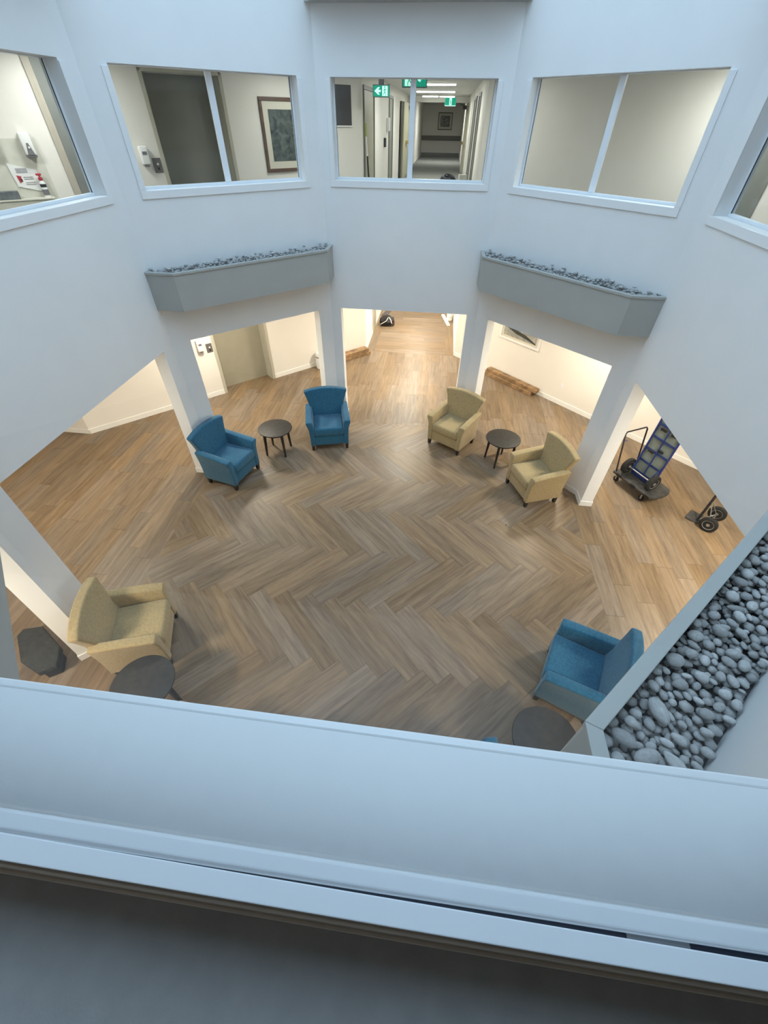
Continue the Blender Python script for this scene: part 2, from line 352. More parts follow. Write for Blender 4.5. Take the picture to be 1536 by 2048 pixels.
# ground floor gallery and upper floor walls
GAL = [('corridor_left',(-1.2,7.05),(-1.2,30)),('corridor_end',(-1.2,30),(1.15,30)),('corridor_right',(1.15,30),(1.15,7.1)),
       ('gallery_back_right',(1.15,7.1),(5.93,2.32)),('wing_right_back',(5.93,2.32),(9,2.32)),('wing_right_end',(9,2.32),(9,-2.32)),('wing_right_front',(9,-2.32),(5.93,-2.32)),
       ('gallery_front_right',(5.93,-2.32),(1.2,-7.05)),('gallery_front',(1.2,-7.05),(-1.2,-7.05)),('gallery_front_left',(-1.2,-7.05),(-5.93,-2.32)),
       ('wing_left_front',(-5.93,-2.32),(-9,-2.32)),('wing_left_end',(-9,-2.32),(-9,2.32)),('wing_left_back',(-9,2.32),(-5.93,2.32)),('gallery_back_left',(-5.93,2.32),(-1.2,7.05))]
GF = {n: Frame(p, q) for n, p, q in GAL}
CZ1, CZ2 = 2.40, 5.18
gl = GF['gallery_back_left']
def s_of(fr, x, y): return (Vector((x,y,0))-fr.p0).dot(fr.e)
dE0, dE1 = s_of(gl,-3.955,4.3), s_of(gl,-3.15,5.1)
for lv, (z0, z1) in enumerate(((0,CZ1),(F2,CZ2))):
    for n, p, q in GAL:
        holes = []
        if n == 'gallery_back_left': holes = [(dE0, dE1, z0, z0+2.08)]
        wall('wall_'+n, GF[n], z0, z1, holes, .3 if holes else .12, [CREAM, CREAM], 0, 'cream painted %s wall on the %s floor' % (n.replace('_',' '), ('ground','upper')[lv]))
BASE = mat('baseboard_white', (.82,.81,.78), .4, .4, noise=.01, nscale=10)
bn = 0
for n in ('corridor_left','corridor_right','gallery_back_right','gallery_back_left','wing_left_back','wing_right_back','gallery_front_right','gallery_front_left'):
    bn += 1; f = GF[n]; q = B()
    segs = [(0,f.L)]
    if n == 'gallery_back_left': segs = [(0,dE0-.06),(dE1+.06,f.L)]
    if n == 'corridor_left': segs = [(0,1.24),(1.89,f.L)]
    for s0, s1 in segs:
        f.bx(q, s0, s1, -.012, 0, .0, .10, .003)
    meta(q.build('baseboard_'+n, BASE), 'white baseboard along the %s wall' % n.replace('_',' '), kind='structure')
# baseboards wrapped round the eight column feet
for i in range(8):
    f0, f1 = FR[i-1], FR[i]
    c0 = .161 if (i-1)%8 in (0,4) else .252 if (i-1)%2 == 1 else .262
    c1 = .161 if i in (0,4) else .252 if i%2 == 1 else .262
    q = B(); L0 = f0.L
    f0.bx(q, L0-c0-.01, L0-.004, -.011, 0, 0, .095, .002); f1.bx(q, .004, c1+.01, -.011, 0, 0, .095, .002)
    f0.bx(q, L0-c0-.011, L0-c0, 0, T+.011, 0, .095, .002); f1.bx(q, c1, c1+.011, 0, T+.011, 0, .095, .002)
    f0.bx(q, L0-c0, L0+KM, T, T+.011, 0, .095, .002); f1.bx(q, -KM, c1, T, T+.011, 0, .095, .002)
    meta(q.build('baseboard_column_'+['back_left','back_right','right_back','right_front','front_right','front_left','left_front','left_back'][i], BASE), 'white baseboard round the foot of an arcade column', kind='structure')

OUT8 = []
for i in range(8):
    f0, f1 = FR[i-1], FR[i]
    p = Vector(f1(0,0,0)); nn = (f0.n+f1.n).normalized(); OUT8.append((p + nn*(T/math.cos(rad(22.5))))[:2])
def sheet(name, z0, z1, matl, label, outer, hole):
    polys = [[Vector((x,y,0)) for x,y in outer], [Vector((x,y,0)) for x,y in hole]]
    tri = tessellate_polygon(polys); pts = outer + hole; n = len(pts)
    vs = [(x,y,z0) for x,y in pts] + [(x,y,z1) for x,y in pts]; fs = [t for t in tri] + [tuple(k+n for k in t)[::-1] for t in tri]
    me = bpy.data.meshes.new(name); me.from_pydata(vs, [], fs); bm = bmesh.new(); bm.from_mesh(me); bmesh.ops.recalc_face_normals(bm, faces=bm.faces[:]); bm.to_mesh(me); bm.free()
    return meta(link(name, me, matl), label, kind='structure')
RECT = [(-9.3,-7.4),(9.3,-7.4),(9.3,30.3),(-9.3,30.3)]
sheet('ceiling', CZ1, F2-.03, CEIL, 'painted ceiling of the ground floor gallery', RECT, OUT8)
sheet('floor', F2-.03, F2, CARPET, 'grey carpeted floor of the upper storey', RECT, OUT8)
sheet('ceiling', CZ2, CZ2+.25, CEIL, 'low ceiling of the upper corridor', RECT, OUT8)

# ------------------------------------------------------------------ plank floor
floor = meta(B().box((-9.3,-7.4,-.14),(9.3,30.3,-.006)).build('floor', mat('dark_subfloor', (.07,.045,.03), .8, .2, noise=.1, nscale=10)), 'wood plank floor of the atrium, herringbone in the middle', kind='structure')
rnd = random.Random(5)
PL, PW, GAP = 1.22, .228, .0011
def clip(poly, n, d, keep_in=True):
    """Sutherland-Hodgman against n.p <= d (or >= d)"""
    out = []; sg = 1 if keep_in else -1
    for i in range(len(poly)):
        p, q = poly[i], poly[(i+1)%len(poly)]; a = sg*(n[0]*p[0]+n[1]*p[1]-d); b = sg*(n[0]*q[0]+n[1]*q[1]-d)
        if a <= 0: out.append(p)
        if (a < 0 < b) or (b < 0 < a): t = a/(a-b); out.append((p[0]+(q[0]-p[0])*t, p[1]+(q[1]-p[1])*t))
    return out
def parea(p): return abs(sum(p[i][0]*p[(i+1)%len(p)][1]-p[(i+1)%len(p)][0]*p[i][1] for i in range(len(p))))/2
HALF = []
s2 = math.sqrt(.5)
for (nx, ny, d) in ((1,0,3.05),(-1,0,3.05),(0,1,3.50),(0,-1,3.50),(s2,s2,4.70*s2),(-s2,s2,4.70*s2),(s2,-s2,4.70*s2),(-s2,-s2,4.70*s2)): HALF.append(((nx,ny),d))
planks = []   # (poly, origin, u axis, v axis)
def rect(o, u, v, l, w): return [(o[0]+u[0]*a*l+v[0]*b*w, o[1]+u[1]*a*l+v[1]*b*w) for a,b in ((0,0),(1,0),(1,1),(0,1))]
al, be = (s2,-s2), (s2,s2)
X0 = 1.249 - PL*s2; Y0 = .773
def frm(X, Y): return (X0 + al[0]*X + be[0]*Y, Y0 + al[1]*X + be[1]*Y)
for pk in range(-4, 5):
    for k in range(-30, 31):
        o = frm(k*PW + pk*PL, k*PW - pk*PL); planks.append((rect(o, al, be, PL, PW), o, al, be, 1))
        o = frm(k*PW+PL + pk*PL, (k+1)*PW-PL - pk*PL); o2 = (o[0]+al[0]*PW, o[1]+al[1]*PW)
        planks.append((rect(o2, be, (-al[0],-al[1]), PL, PW), o2, be, (-al[0],-al[1]), 1))
for k in range(-62, 45):
    x = 3.05 + k*PW; y = -7.0 - rnd.random()*PL
    while y < 7.06:
        planks.append((rect((x,y), (0,1), (-1,0), PL, PW), (x,y), (0,1), (-1,0), 0)); y += PL
for y0 in (7.06+PW*j for j in range(0, 24)):
    x = .92 - rnd.random()*PL
    while x > -.98-PL:
        planks.append((rect((x,y0), (1,0), (0,1), PL, PW), (x,y0), (1,0), (0,1), 2)); x -= PL
    y = y0
for xs in (.92, -.98-PW):
    y = 7.06
    while y < 12.4:
        planks.append((rect((xs+PW,y), (0,1), (-1,0), PL, PW), (xs+PW,y), (0,1), (-1,0), 3)); y += PL
final = []
for poly, o, u, v, zone in planks:
    if zone == 1:
        for n, d in HALF:
            poly = clip(poly, n, d)
            if len(poly) < 3: break
        if len(poly) >= 3 and parea(poly) > 2e-4: final.append(([poly], o, u, v))
    elif zone == 0:
        cx = sum(p[0] for p in poly)/4; cy = sum(p[1] for p in poly)/4
        if abs(cy) > 9.3-abs(cx) or abs(cx) > 9: continue
        if abs(cx) > 6.2 and abs(cy) > 2.5: continue
        poly = clip(poly, (0,1), 7.06)
        rest = poly; out = []
        if len(rest) < 3: continue
        for n, d in HALF:
            ex = clip(rest, n, d, False)
            if len(ex) >= 3 and parea(ex) > 2e-4: out.append(ex)
            rest = clip(rest, n, d)
            if len(rest) < 3: break
        if out: final.append((out, o, u, v))
    else:
        if zone == 2:
            poly = clip(clip(poly, (1,0), .92), (-1,0), .98)
            if len(poly) < 3 or parea(poly) < 2e-4: continue
        final.append(([poly], o, u, v))
camv = Vector((CAM[0],CAM[1]))
def keyf(it):
    ps = it[0]; a = sum(parea(p) for p in ps); c = Vector((sum(p[0] for p in ps[0])/len(ps[0]), sum(p[1] for p in ps[0])/len(ps[0])))
    d2 = (c-camv).length_squared + CAM[2]**2
    hid = c.y < -2.75 or abs(c.x) > 6.6
    return (hid, -a/d2**1.5)
final.sort(key=keyf)
def plank_geo(item, vs, fs, uvs, rn, r):
    polys, o, u, v = item
    for p in polys:
        c = (sum(q[0] for q in p)/len(p), sum(q[1] for q in p)/len(p)); n = len(p); top = []
        for q in p:
            dx, dy = q[0]-c[0], q[1]-c[1]; l = math.hypot(dx,dy) or 1; k = max(0, 1-GAP*1.4/l); top.append((c[0]+dx*k, c[1]+dy*k))
        i = len(vs); vs.extend([(x,y,0) for x,y in top] + [(x,y,-.008) for x,y in top])
        F = [tuple(range(i,i+n))] + [(i+k, i+n+k, i+n+(k+1)%n, i+(k+1)%n) for k in range(n)]
        for f in F:
            for vi in f:
                x, y = vs[vi][0]-o[0], vs[vi][1]-o[1]; uvs.append((x*u[0]+y*u[1], x*v[0]+y*v[1]))
            fs.append(f); rn.append(r)
def plank_mesh(name, items):
    vs, fs, uvs, rn = [], [], [], []
    for it in items: plank_geo(it, vs, fs, uvs, rn, rnd.random())
    me = bpy.data.meshes.new(name); me.from_pydata(vs, [], fs); ul = me.uv_layers.new(name='uv'); ul.data.foreach_set('uv', [c for t in uvs for c in t])
    at = me.attributes.new('rnd', 'FLOAT', 'FACE'); at.data.foreach_set('value', rn)
    bm = bmesh.new(); bm.from_mesh(me); bmesh.ops.recalc_face_normals(bm, faces=bm.faces[:]); bm.to_mesh(me); bm.free()
    me.materials.append(PLANK); return me
for it in final[:300]:
    o = bpy.data.objects.new('plank', plank_mesh('plank', [it])); C.objects.link(o); o.parent = floor
o = bpy.data.objects.new('plank_field', plank_mesh('plank_field', final[300:])); C.objects.link(o); o.parent = floor; o['kind'] = 'stuff'
cl = B().lathe([(0,.0005),(.024,.0005),(.026,.002),(.024,.0035),(0,.0035)], 20).build('floor_cap', mat('grey_brown_metal_cap', (.16,.13,.10), .35, .5, metal=.5, noise=.1, nscale=20), None, (.124,.039,0), smooth=40)
cl.parent = floor
st = B().lathe([(0,.0004),(.016,.0004),(.012,.0012),(0,.0016)], 9).build('dark_scuff', BLACK, None, (1.935,.829,0)); st.scale = (.6,1,1)
meta(st, 'tiny dark scrap lying on the planks in front of the right tan armchair', 'scrap')

# ------------------------------------------------------------------ planters with river pebbles
def planter(fr, z0, z1, label, name='planter', filled=None):
    L = fr.L; h = .337; x = .383; t = s2; rim = .055
    off = h - x*t                       # along the neighbour wall
    b0 = (-off, -off); f0 = (-off + x*t, -h); b1 = (L+off, -off); f1 = (L+off-x*t, -h)
    c0 = (0,0); c1 = (L,0)
    root = meta(empty(name, fr(L/2, -.2, z0)), label, 'planter', 'grey planters hung on the atrium walls')
    Minv = Matrix.Translation(-root.location)
    def add(q, nm, mt, **k):
        o = q.build(nm, mt, **k); o.parent = root; o.matrix_parent_inverse = Minv; return o
    outer = [c0, b0, f0, f1, b1, c1]
    def offs(p, d):  # inset polygon towards wall side
        return p
    k = rim*math.tan(rad(22.5))
    i0 = (b0[0]+rim*t, b0[1]-rim*t+0.0); 
    # inner outline of the rim
    g0 = (f0[0]+rim*math.tan(rad(22.5)), -h+rim); g1 = (f1[0]-rim*math.tan(rad(22.5)), -h+rim)
    j0 = (g0[0]-(x-rim*math.tan(rad(22.5)))*t, g0[1]+(x-rim*math.tan(rad(22.5)))*t); j1 = (L-j0[0], j0[1])
    def P3(p, z): return fr(p[0], p[1], z)
    def pr(q, pts, za, zb, bev=0):
        n = len(pts); lo = [q.bm.verts.new(P3(p,za)) for p in pts]; hi = [q.bm.verts.new(P3(p,zb)) for p in pts]
        fs = [q.bm.faces.new(lo[::-1]), q.bm.faces.new(hi)] + [q.bm.faces.new((lo[i],lo[(i+1)%n],hi[(i+1)%n],hi[i])) for i in range(n)]
        if bev: bmesh.ops.bevel(q.bm, geom=list({e for f in fs for e in f.edges}), offset=bev, segments=2, profile=.5, affect='EDGES', clamp_overlap=True)
    q = B()
    m = .012   # box face sits a little behind the rim lip
    F0, F1 = (f0[0]+m*.414, -h+m), (f1[0]-m*.414, -h+m); B0 = (b0[0]+m*t, b0[1]-m*t+m*2*t*0); B1 = (L-B0[0], B0[1])
    B0 = (F0[0]-(x-m*.414)*t, F0[1]+(x-m*.414)*t); B1 = (L-B0[0], B0[1])
    J = .04; 
    h0 = (F0[0]+J*.414, F0[1]+J); h1 = (L-h0[0], h0[1]); q0 = (h0[0]-(x-(m+J)*.414)*t, h0[1]+(x-(m+J)*.414)*t); q1 = (L-q0[0], q0[1])
    pr(q, [F0, F1, h1, h0], z0, z1-.03); pr(q, [B0, F0, h0, q0], z0, z1-.03); pr(q, [F1, B1, q1, h1], z0, z1-.03)
    pr(q, [c0, q0, h0, h1, q1, c1], z0, z0+.03)
    add(q, 'planter_box', GREY)
    q = B(); pr(q, [f0, f1, g1, g0], z1-.03, z1, .004); pr(q, [b0, f0, g0, j0], z1-.03, z1, .004); pr(q, [f1, b1, j1, g1], z1-.03, z1, .004)
    add(q, 'rim', GREY)
    if filled:
        q = B(); pr(q, [c0, q0, h0, h1, q1, c1], z0+.05, filled); add(q, 'bed', SOIL)
    return [Vector(P3(p,0))[:2] for p in (c0, q0, h0, h1, q1, c1)]
ZP, ZPB = 3.087, 2.631
inner = {}
inner['back_left'] = planter(FR[7], ZPB, ZP, 'grey pebble filled planter on the back left wall above the blue armchairs', filled=ZP-.07)
inner['back_right'] = planter(FR[1], ZPB, ZP, 'grey pebble filled planter on the back right wall above the tan armchairs', filled=ZP-.07)
inner['front_right'] = planter(FR[3], ZPB, ZP, 'near grey planter at lower right, seen from above with large river pebbles', filled=ZP-.14)
inner['front_left'] = planter(FR[5], ZPB, ZP, 'grey planter at the left edge beside the window sill', filled=ZP-.08)
planter(FR[0], 5.502, 5.95, 'upper grey planter overhanging the back wall at the very top', filled=5.9)
planter(FR[6], 5.60, 6.05, 'upper grey planter overhanging the left wall at the very top', filled=6.0)
planter(FR[2], 5.60, 6.05, 'upper grey planter overhanging the right wall at the very top', filled=6.0)

rs = np.random.RandomState(11)
def pebble_mesh(seed, sub=2):
    r = np.random.RandomState(seed); bm = bmesh.new(); bmesh.ops.create_icosphere(bm, subdivisions=sub, radius=1)
    K = [(r.randn(3), r.rand()*6.28, .045+.05*r.rand()) for _ in range(4)]; flat = [(Vector(r.randn(3)).normalized(), .72+.2*r.rand()) for _ in range(3)]
    egg = r.uniform(-.22,.22); sq = r.uniform(2.0,2.5)
    for v in bm.verts:
        c = np.array(v.co); s = 1 + sum(a*math.sin(float(k@c)*1.3+ph) for k, ph, a in K)
        co = Vector(c)*s
        for n, d in flat:
            e = co.dot(n)-d
            if e > 0: co -= n*e*.65
        co.y *= 1 + egg*co.x; v.co = co
    m = max(max(abs(v.co.x) for v in bm.verts),1e-3); my = max(abs(v.co.y) for v in bm.verts); mz = max(abs(v.co.z) for v in bm.verts)
    for v in bm.verts: v.co = Vector((v.co.x/m, v.co.y/my, v.co.z/mz))
    for f in bm.faces: f.smooth = True
    me = bpy.data.meshes.new('pebble'); bm.to_mesh(me); bm.free(); me.materials.append(PEB); return me
PM = [pebble_mesh(s) for s in range(9)]; PMS = [pebble_mesh(40+s, 1) for s in range(6)]
class Heap:
    """drops flattened ellipsoids into a planter; each rests on the height map of those below"""
    def __init__(h, poly, z, g=.004):
        P = np.array(poly); h.g = g; h.o = P.min(0)-.02; n = np.ceil((P.max(0)+.02-h.o)/g).astype(int); h.H = np.full(n, z); h.n = n
        X, Y = np.meshgrid(h.o[0]+g*(np.arange(n[0])+.5), h.o[1]+g*(np.arange(n[1])+.5), indexing='ij'); h.X, h.Y = X, Y
        ins = np.zeros(X.shape, bool); j = len(P)-1
        for i in range(len(P)):
            a, b = P[i], P[j]; c = ((a[1] > Y) != (b[1] > Y)) & (X < (b[0]-a[0])*(Y-a[1])/(b[1]-a[1]+1e-12)+a[0]); ins ^= c; j = i
        h.ins = ins; h.cand = np.argwhere(ins)
    def foot(h, x, y, a, b, th):
        R = max(a,b); i0, i1 = int((x-R-h.o[0])/h.g), int((x+R-h.o[0])/h.g)+2; j0, j1 = int((y-R-h.o[1])/h.g), int((y+R-h.o[1])/h.g)+2
        if i0 < 0 or j0 < 0 or i1 > h.n[0] or j1 > h.n[1]: return None
        X = h.X[i0:i1,j0:j1]-x; Y = h.Y[i0:i1,j0:j1]-y; u = (X*math.cos(th)+Y*math.sin(th))/a; v = (-X*math.sin(th)+Y*math.cos(th))/b; q = u*u+v*v; mk = q < 1
        if not (h.ins[i0:i1,j0:j1] | ~mk).all(): return None
        return slice(i0,i1), slice(j0,j1), mk, np.sqrt(np.maximum(0,1-q))
    def drop(h, a, b, c, th, xy=None, tries=40, ok=None):
        best = None
        for _ in range(tries if xy is None else 1):
            if xy is None: k = h.cand[rs.randint(len(h.cand))]; x, y = h.o+h.g*(k+.5)
            else: x, y = xy
            if ok and not ok(x, y): continue
            f = h.foot(x, y, a, b, th)
            if f is None: continue
            z = (h.H[f[0],f[1]]+c*f[3])[f[2]].max()
            if best is None or z < best[0]: best = (z, x, y, f)
        if best is None: return None
        z, x, y, f = best; sub = h.H[f[0],f[1]]; sub[f[2]] = np.maximum(sub[f[2]], z+c*f[3][f[2]]); return x, y, z
def gravel(nm, items, label, grp):
    bm = bmesh.new()
    for x, y, z, a, b, c, th in items:
        me = PMS[rs.randint(6)]; n0 = len(bm.verts); bm.from_mesh(me); bm.verts.ensure_lookup_table()
        M = Matrix.Translation((x,y,z)) @ Matrix.Rotation(th,4,'Z') @ Matrix.Diagonal((a,b,c,1))
        for v in bm.verts[n0:]: v.co = M @ v.co
    me = bpy.data.meshes.new(nm); bm.to_mesh(me); bm.free(); me.materials.clear(); me.materials.append(GRAV); me.polygons.foreach_set('use_smooth',[True]*len(me.polygons))
    return meta(bpy.data.objects.new(nm, me), label, 'gravel', kind='stuff')
def zone_label(x, y, a, nm, fr, o_in=.28):
    v = Vector((x,y,0))-fr.p0; s_ = v.dot(fr.e)/fr.L; o_ = -v.dot(fr.n)
    if nm == 'near':
        al = 'at the sill end of' if s_ > .86 else 'at the far end of' if s_ < .55 else 'halfway along'
        ac = 'against the rim' if o_ > .20 else 'against the wall' if o_ < .09 else 'in mid bed'
        sz = 'small' if a < .0185 else 'medium' if a < .025 else 'large'
        return '%s rounded grey pebble %s %s the near planter' % (sz, ac, al)
    al = 'left' if s_ < .33 else 'right' if s_ > .66 else 'middle'
    return '%s grey stone in the %s third of the %s planter' % ('small' if a < .028 else 'larger', al, nm)
def put_pebble(x, y, z, a, b, c, th, label, grp, me=None):
    o = bpy.data.objects.new('pebble', me or PM[rs.randint(9)]); C.objects.link(o); o.location = (x,y,z); o.rotation_euler = (0,0,th); o.scale = (a*.985,b*.985,c*.985)
    return meta(o, label, 'pebble', grp)
BIG = [(1.303,-3.266,0.045,0.027,-0.44),(1.273,-3.331,0.029,0.024,-1.34),(1.364,-3.314,0.047,0.028,0.29),(1.455,-3.155,0.050,0.032,-1.28),(1.453,-3.320,0.044,0.024,-0.99),(1.596,-2.944,0.040,0.029,0.19),(2.046,-2.508,0.033,0.021,-0.60),(1.476,-3.059,0.026,0.020,-1.15),(1.671,-2.995,0.029,0.023,-0.65),(1.632,-3.143,0.029,0.022,-0.19),(1.794,-2.930,0.027,0.019,-0.94),(1.542,-3.314,0.030,0.016,-1.32),(1.343,-3.212,0.025,0.020,-0.76),(1.494,-3.238,0.029,0.018,-0.67),(1.725,-3.056,0.025,0.021,-0.37),(1.574,-3.286,0.027,0.014,-0.60),(1.635,-3.196,0.024,0.019,-0.23),(1.921,-2.782,0.029,0.019,-1.10),(1.952,-2.654,0.039,0.017,-0.22),(1.583,-3.216,0.020,0.015,-0.68),(1.819,-3.002,0.023,0.014,-0.91),(1.449,-3.258,0.024,0.014,-0.52),(1.643,-2.897,0.021,0.017,-0.45),(1.894,-2.743,0.024,0.016,-1.09),(1.318,-3.365,0.019,0.016,-0.49)]
BIGL = {0:'long pale oval pebble at the inner corner of the near planter', 3:'egg shaped grey pebble, the largest of the near planter, beside its rim',
        2:'long rounded pebble near the sill edge of the near planter', 4:'large angular split pebble near the sill in the near planter', 5:'large whitish pebble halfway along the rim of the near planter', 6:'white rounded pebble farthest along the near planter rim'}
hp = Heap(inner['front_right'], ZP-.14); fill = []
vis = lambda x, y: y < -1.95
for _ in range(700):
    a = rs.uniform(.014,.026); b = a*rs.uniform(.65,.95); c = b*rs.uniform(.6,.85); th = rs.uniform(0,3.14)
    p = hp.drop(a,b,c,th,tries=25,ok=vis)
    if p: fill.append((*p,a,b,c,th))
C.objects.link(gravel('gravel', fill, 'small grey gravel under the river pebbles of the near planter', None))
grp = 'grey river pebbles in the near planter'
for i, (x, y, a, b, th) in enumerate(BIG):
    c = b*.78
    p = hp.drop(a,b,c,th,xy=(x,y)) or hp.drop(a*.9,b*.9,c*.9,th,tries=1,xy=(x+.006,y+.004))
    if p: put_pebble(*p,a,b,c,th, BIGL.get(i) or zone_label(p[0],p[1],a,'near',FR[3]), grp)
n = 0
for k in range(2000):
    if n >= 190: break
    a = rs.choice([.015,.018,.021,.025,.030],p=[.18,.25,.25,.2,.12])*rs.uniform(.9,1.12); b = a*rs.uniform(.58,.92); c = b*rs.uniform(.65,.95); th = rs.uniform(0,3.14)
    p = hp.drop(a,b,c,th,tries=30,ok=vis)
    if p and p[2]+c < ZP+.01: put_pebble(*p,a,b,c,th,zone_label(p[0],p[1],a,'near',FR[3]),grp); n += 1
for nm, num, lab in (('back_left',38,'small grey stone heaped in the back left planter'),('back_right',42,'small grey stone heaped in the back right planter')):
    hp = Heap(inner[nm], ZP-.07, .006); fill = []
    for _ in range(700):
        a = rs.uniform(.018,.032); b = a*rs.uniform(.65,.95); c = b*rs.uniform(.6,.85); th = rs.uniform(0,3.14)
        p = hp.drop(a,b,c,th,tries=18)
        if p and p[2]+c < ZP+.012: fill.append((*p,a,b,c,th))
    C.objects.link(gravel('gravel', fill, 'grey stones filling the %s planter' % nm.replace('_',' '), None))
    n = 0
    for _ in range(400):
        if n >= num: break
        a = rs.uniform(.020,.038); b = a*rs.uniform(.6,.95); c = b*rs.uniform(.65,.9); th = rs.uniform(0,3.14)
        p = hp.drop(a,b,c,th,tries=6)
        if p and p[2]+c < ZP+.05: put_pebble(*p,a,b,c,th,zone_label(p[0],p[1],a,nm.replace('_',' '),FR[7] if nm == 'back_left' else FR[1]),'grey stones in the %s planter' % nm.replace('_',' '), PMS[rs.randint(6)]); n += 1

# ------------------------------------------------------------------ armchairs
def chair_meshes(M):
    out = []
    q = B().box((-.262,-.26,.10),(.262,.270,.285), .012); out.append(('base', q.mesh('base', 40), M))
    q = B().box((-.252,-.21,.288),(.252,.300,.440), .035, 4); me = q.mesh('seat_cushion', 50); out.append(('seat_cushion', me, M))
    for s in (-1, 1):
        secs = []
        for y, zt, fl in ((-.30,.615,.0),(-.10,.600,.004),(.08,.585,.008),(.20,.572,.010),(.285,.560,.010)):
            pts = [(.252,.10),(.332,.10),(.335,.28),(.345,.42),(.368+fl,zt-.045),(.374+fl,zt-.012),(.352,zt),(.278,zt-.005),(.259,zt-.05),(.252,.40)]
            secs.append([(s*x, y, z) for x, z in pts])
        q = B().loft(secs, .012, 3, 50); out.append(('arm', q.mesh('arm', 35), M))
    secs = []
    zs = [(.27,.285),(.42,.285),(.54,.292),(.62,.306),(.70,.328),(.78,.355),(.845,.380)]
    N = 8
    for z, hw in zs:
        k = (z-.27)/.575; yc = -.235-.10*k; th = .072-.022*k; ar = .045*k**1.5; bow = .025
        front = [(-hw+2*hw*i/N) for i in range(N+1)]
        pts = [(x, yc+th+bow*(x/hw)**2*k, z+ar*(1-(x/hw)**2)) for x in front] + [(x, yc-th+bow*(x/hw)**2*k, z+ar*(1-(x/hw)**2)) for x in front[::-1]]
        secs.append(pts)
    q = B().loft(secs, .022, 3, 60); out.append(('backrest', q.mesh('backrest', 45), M))
    for x in (-.298,.298):
        for y in (-.25,.25):
            q = B().hexa([(x-.021,y-.021,0),(x+.021,y-.021,0),(x+.021,y+.021,0),(x-.021,y+.021,0),(x-.027,y-.027,.102),(x+.027,y-.027,.102),(x+.027,y+.027,.102),(x-.027,y+.027,.102)], .003)
            out.append(('leg', q.mesh('leg'), DWOOD))
    return out
def make_chair(M): return chair_meshes(M)
CB, CT = chair_meshes(BLUE), chair_meshes(TAN)
def chair(parts, fl, frt, label, grp):
    """fl, frt: floor points under the sitter's right/left front legs in plan; the seat faces away from the back"""
    a, b = Vector(fl), Vector(frt); mid = (a+b)/2; d = (b-a).normalized()
    f = Vector((d.y,-d.x))               # forward: to the right of a->b
    ang = math.atan2(f.y, f.x) - math.pi/2
    c = mid - f*.25
    r = meta(empty('armchair', (c.x,c.y,0), ang), label, 'armchair', grp); r.scale = CSC
    for nm, me, M in parts: link(nm, me, M, r)
    return r
CSC = (1.05,1.05,1.07)
GC = 'lounge armchairs around the atrium'
chair(CB, (-1.489,2.391), (-.887,2.556), 'blue armchair facing the viewer beside the middle left column', GC)
chair(CB, (-2.500,1.074), (-2.339,1.702), 'blue armchair turned to the right against the left back column', GC)
chair(CT, (.678,2.924), (1.196,2.597), 'tan armchair in front of the middle right column', GC)
def chair_at(parts, c, face, label):
    ang = math.atan2(face[1], face[0]) - math.pi/2
    r = meta(empty('armchair', (c[0],c[1],0), ang), label, 'armchair', GC); r.scale = CSC
    for nm, me, M in parts: link(nm, me, M, r)
    return r
m_ = (Vector((2.066,1.873))+Vector((2.285,1.312)))/2; d_ = Vector((2.285-2.066,1.312-1.873)).normalized(); f_ = Vector((d_.y,-d_.x))
chair_at(CT, m_-f_*.25, f_, 'tan armchair facing left against the right back column')
m_ = Vector((-2.221,-1.643)); f_ = Vector((.928,.373))
chair_at(CT, m_-f_*.25, f_, 'tan armchair facing right at the near left column')
f_ = Vector((-.918,.396)).normalized(); m_ = Vector((2.105,-1.522))
chair_at(CB, m_-f_*.285, f_, 'blue armchair partly behind the near planter at lower right')
f_ = Vector((-.18,1)).normalized(); tip = Vector((1.387,-2.487)); rgt = Vector((f_.y,-f_.x))
chair_at(CB, tip-f_*.285-rgt*.362, f_, 'blue armchair almost hidden by the sill, only an arm tip showing')
f_ = Vector((.10,1)).normalized(); tip = Vector((-1.461,-2.528)); rgt = Vector((f_.y,-f_.x))
chair_at(CT, tip-f_*.285+rgt*.362, f_, 'tan armchair almost hidden by the sill beside the near left table')

# ------------------------------------------------------------------ round side tables
def table(x, y, rz, label):
    r = meta(empty('side_table', (x,y,0), rz), label, 'table', 'round dark side tables')
    link('table_top', TT, DTOP, r); link('apron', TA, DWOOD, r)
    for k in range(4):
        o = link('leg', TL, DWOOD, r); o.rotation_euler = (0,0,k*math.pi/2)
TT = B().lathe([(0,.472),(.285,.472),(.298,.478),(.302,.487),(.298,.497),(.285,.500),(0,.500)], 48).mesh('table_top', 40)
TA = B().lathe([(.215,.43),(.235,.43),(.235,.472),(.215,.472),(.215,.43)], 40).mesh('apron', 40)
TL = B().hexa([(.232,-.013,0),(.262,-.013,0),(.262,.013,0),(.232,.013,0),(.196,-.022,.472),(.244,-.022,.472),(.244,.022,.472),(.196,.022,.472)], .003).mesh('leg')
table(-2.12,2.265,.12-.9,'round dark wood side table between the two blue armchairs')
table(1.94,2.495,-.35,'round dark wood side table between the two tan armchairs')
table(-1.985,-2.375,.1,'round dark side table at lower left beside the near tan armchair')
table(1.885,-2.41,.6,'round dark side table below the near blue armchair at lower right')
hepta = [(-3.625,-2.038),(-3.616,-1.952),(-3.439,-1.895),(-3.078,-2.097),(-2.977,-2.293),(-3.118,-2.388),(-3.369,-2.30)]
hepta = [(CAM[0]+(x-CAM[0])*1.049, CAM[1]+(y-CAM[1])*1.049) for x, y in hepta]
hc = Vector((-3.50,-2.05))
q = B(); hp_ = [tuple(hc+(Vector(p)-hc)*1.0) for p in hepta][::-1]; lo_ = [tuple(hc+(Vector(p)-hc)*.80) for p in hepta][::-1]
hr = meta(empty('stool', (hc.x,hc.y,0)), 'low dark many sided stool at the left edge behind the column foot', 'stool')
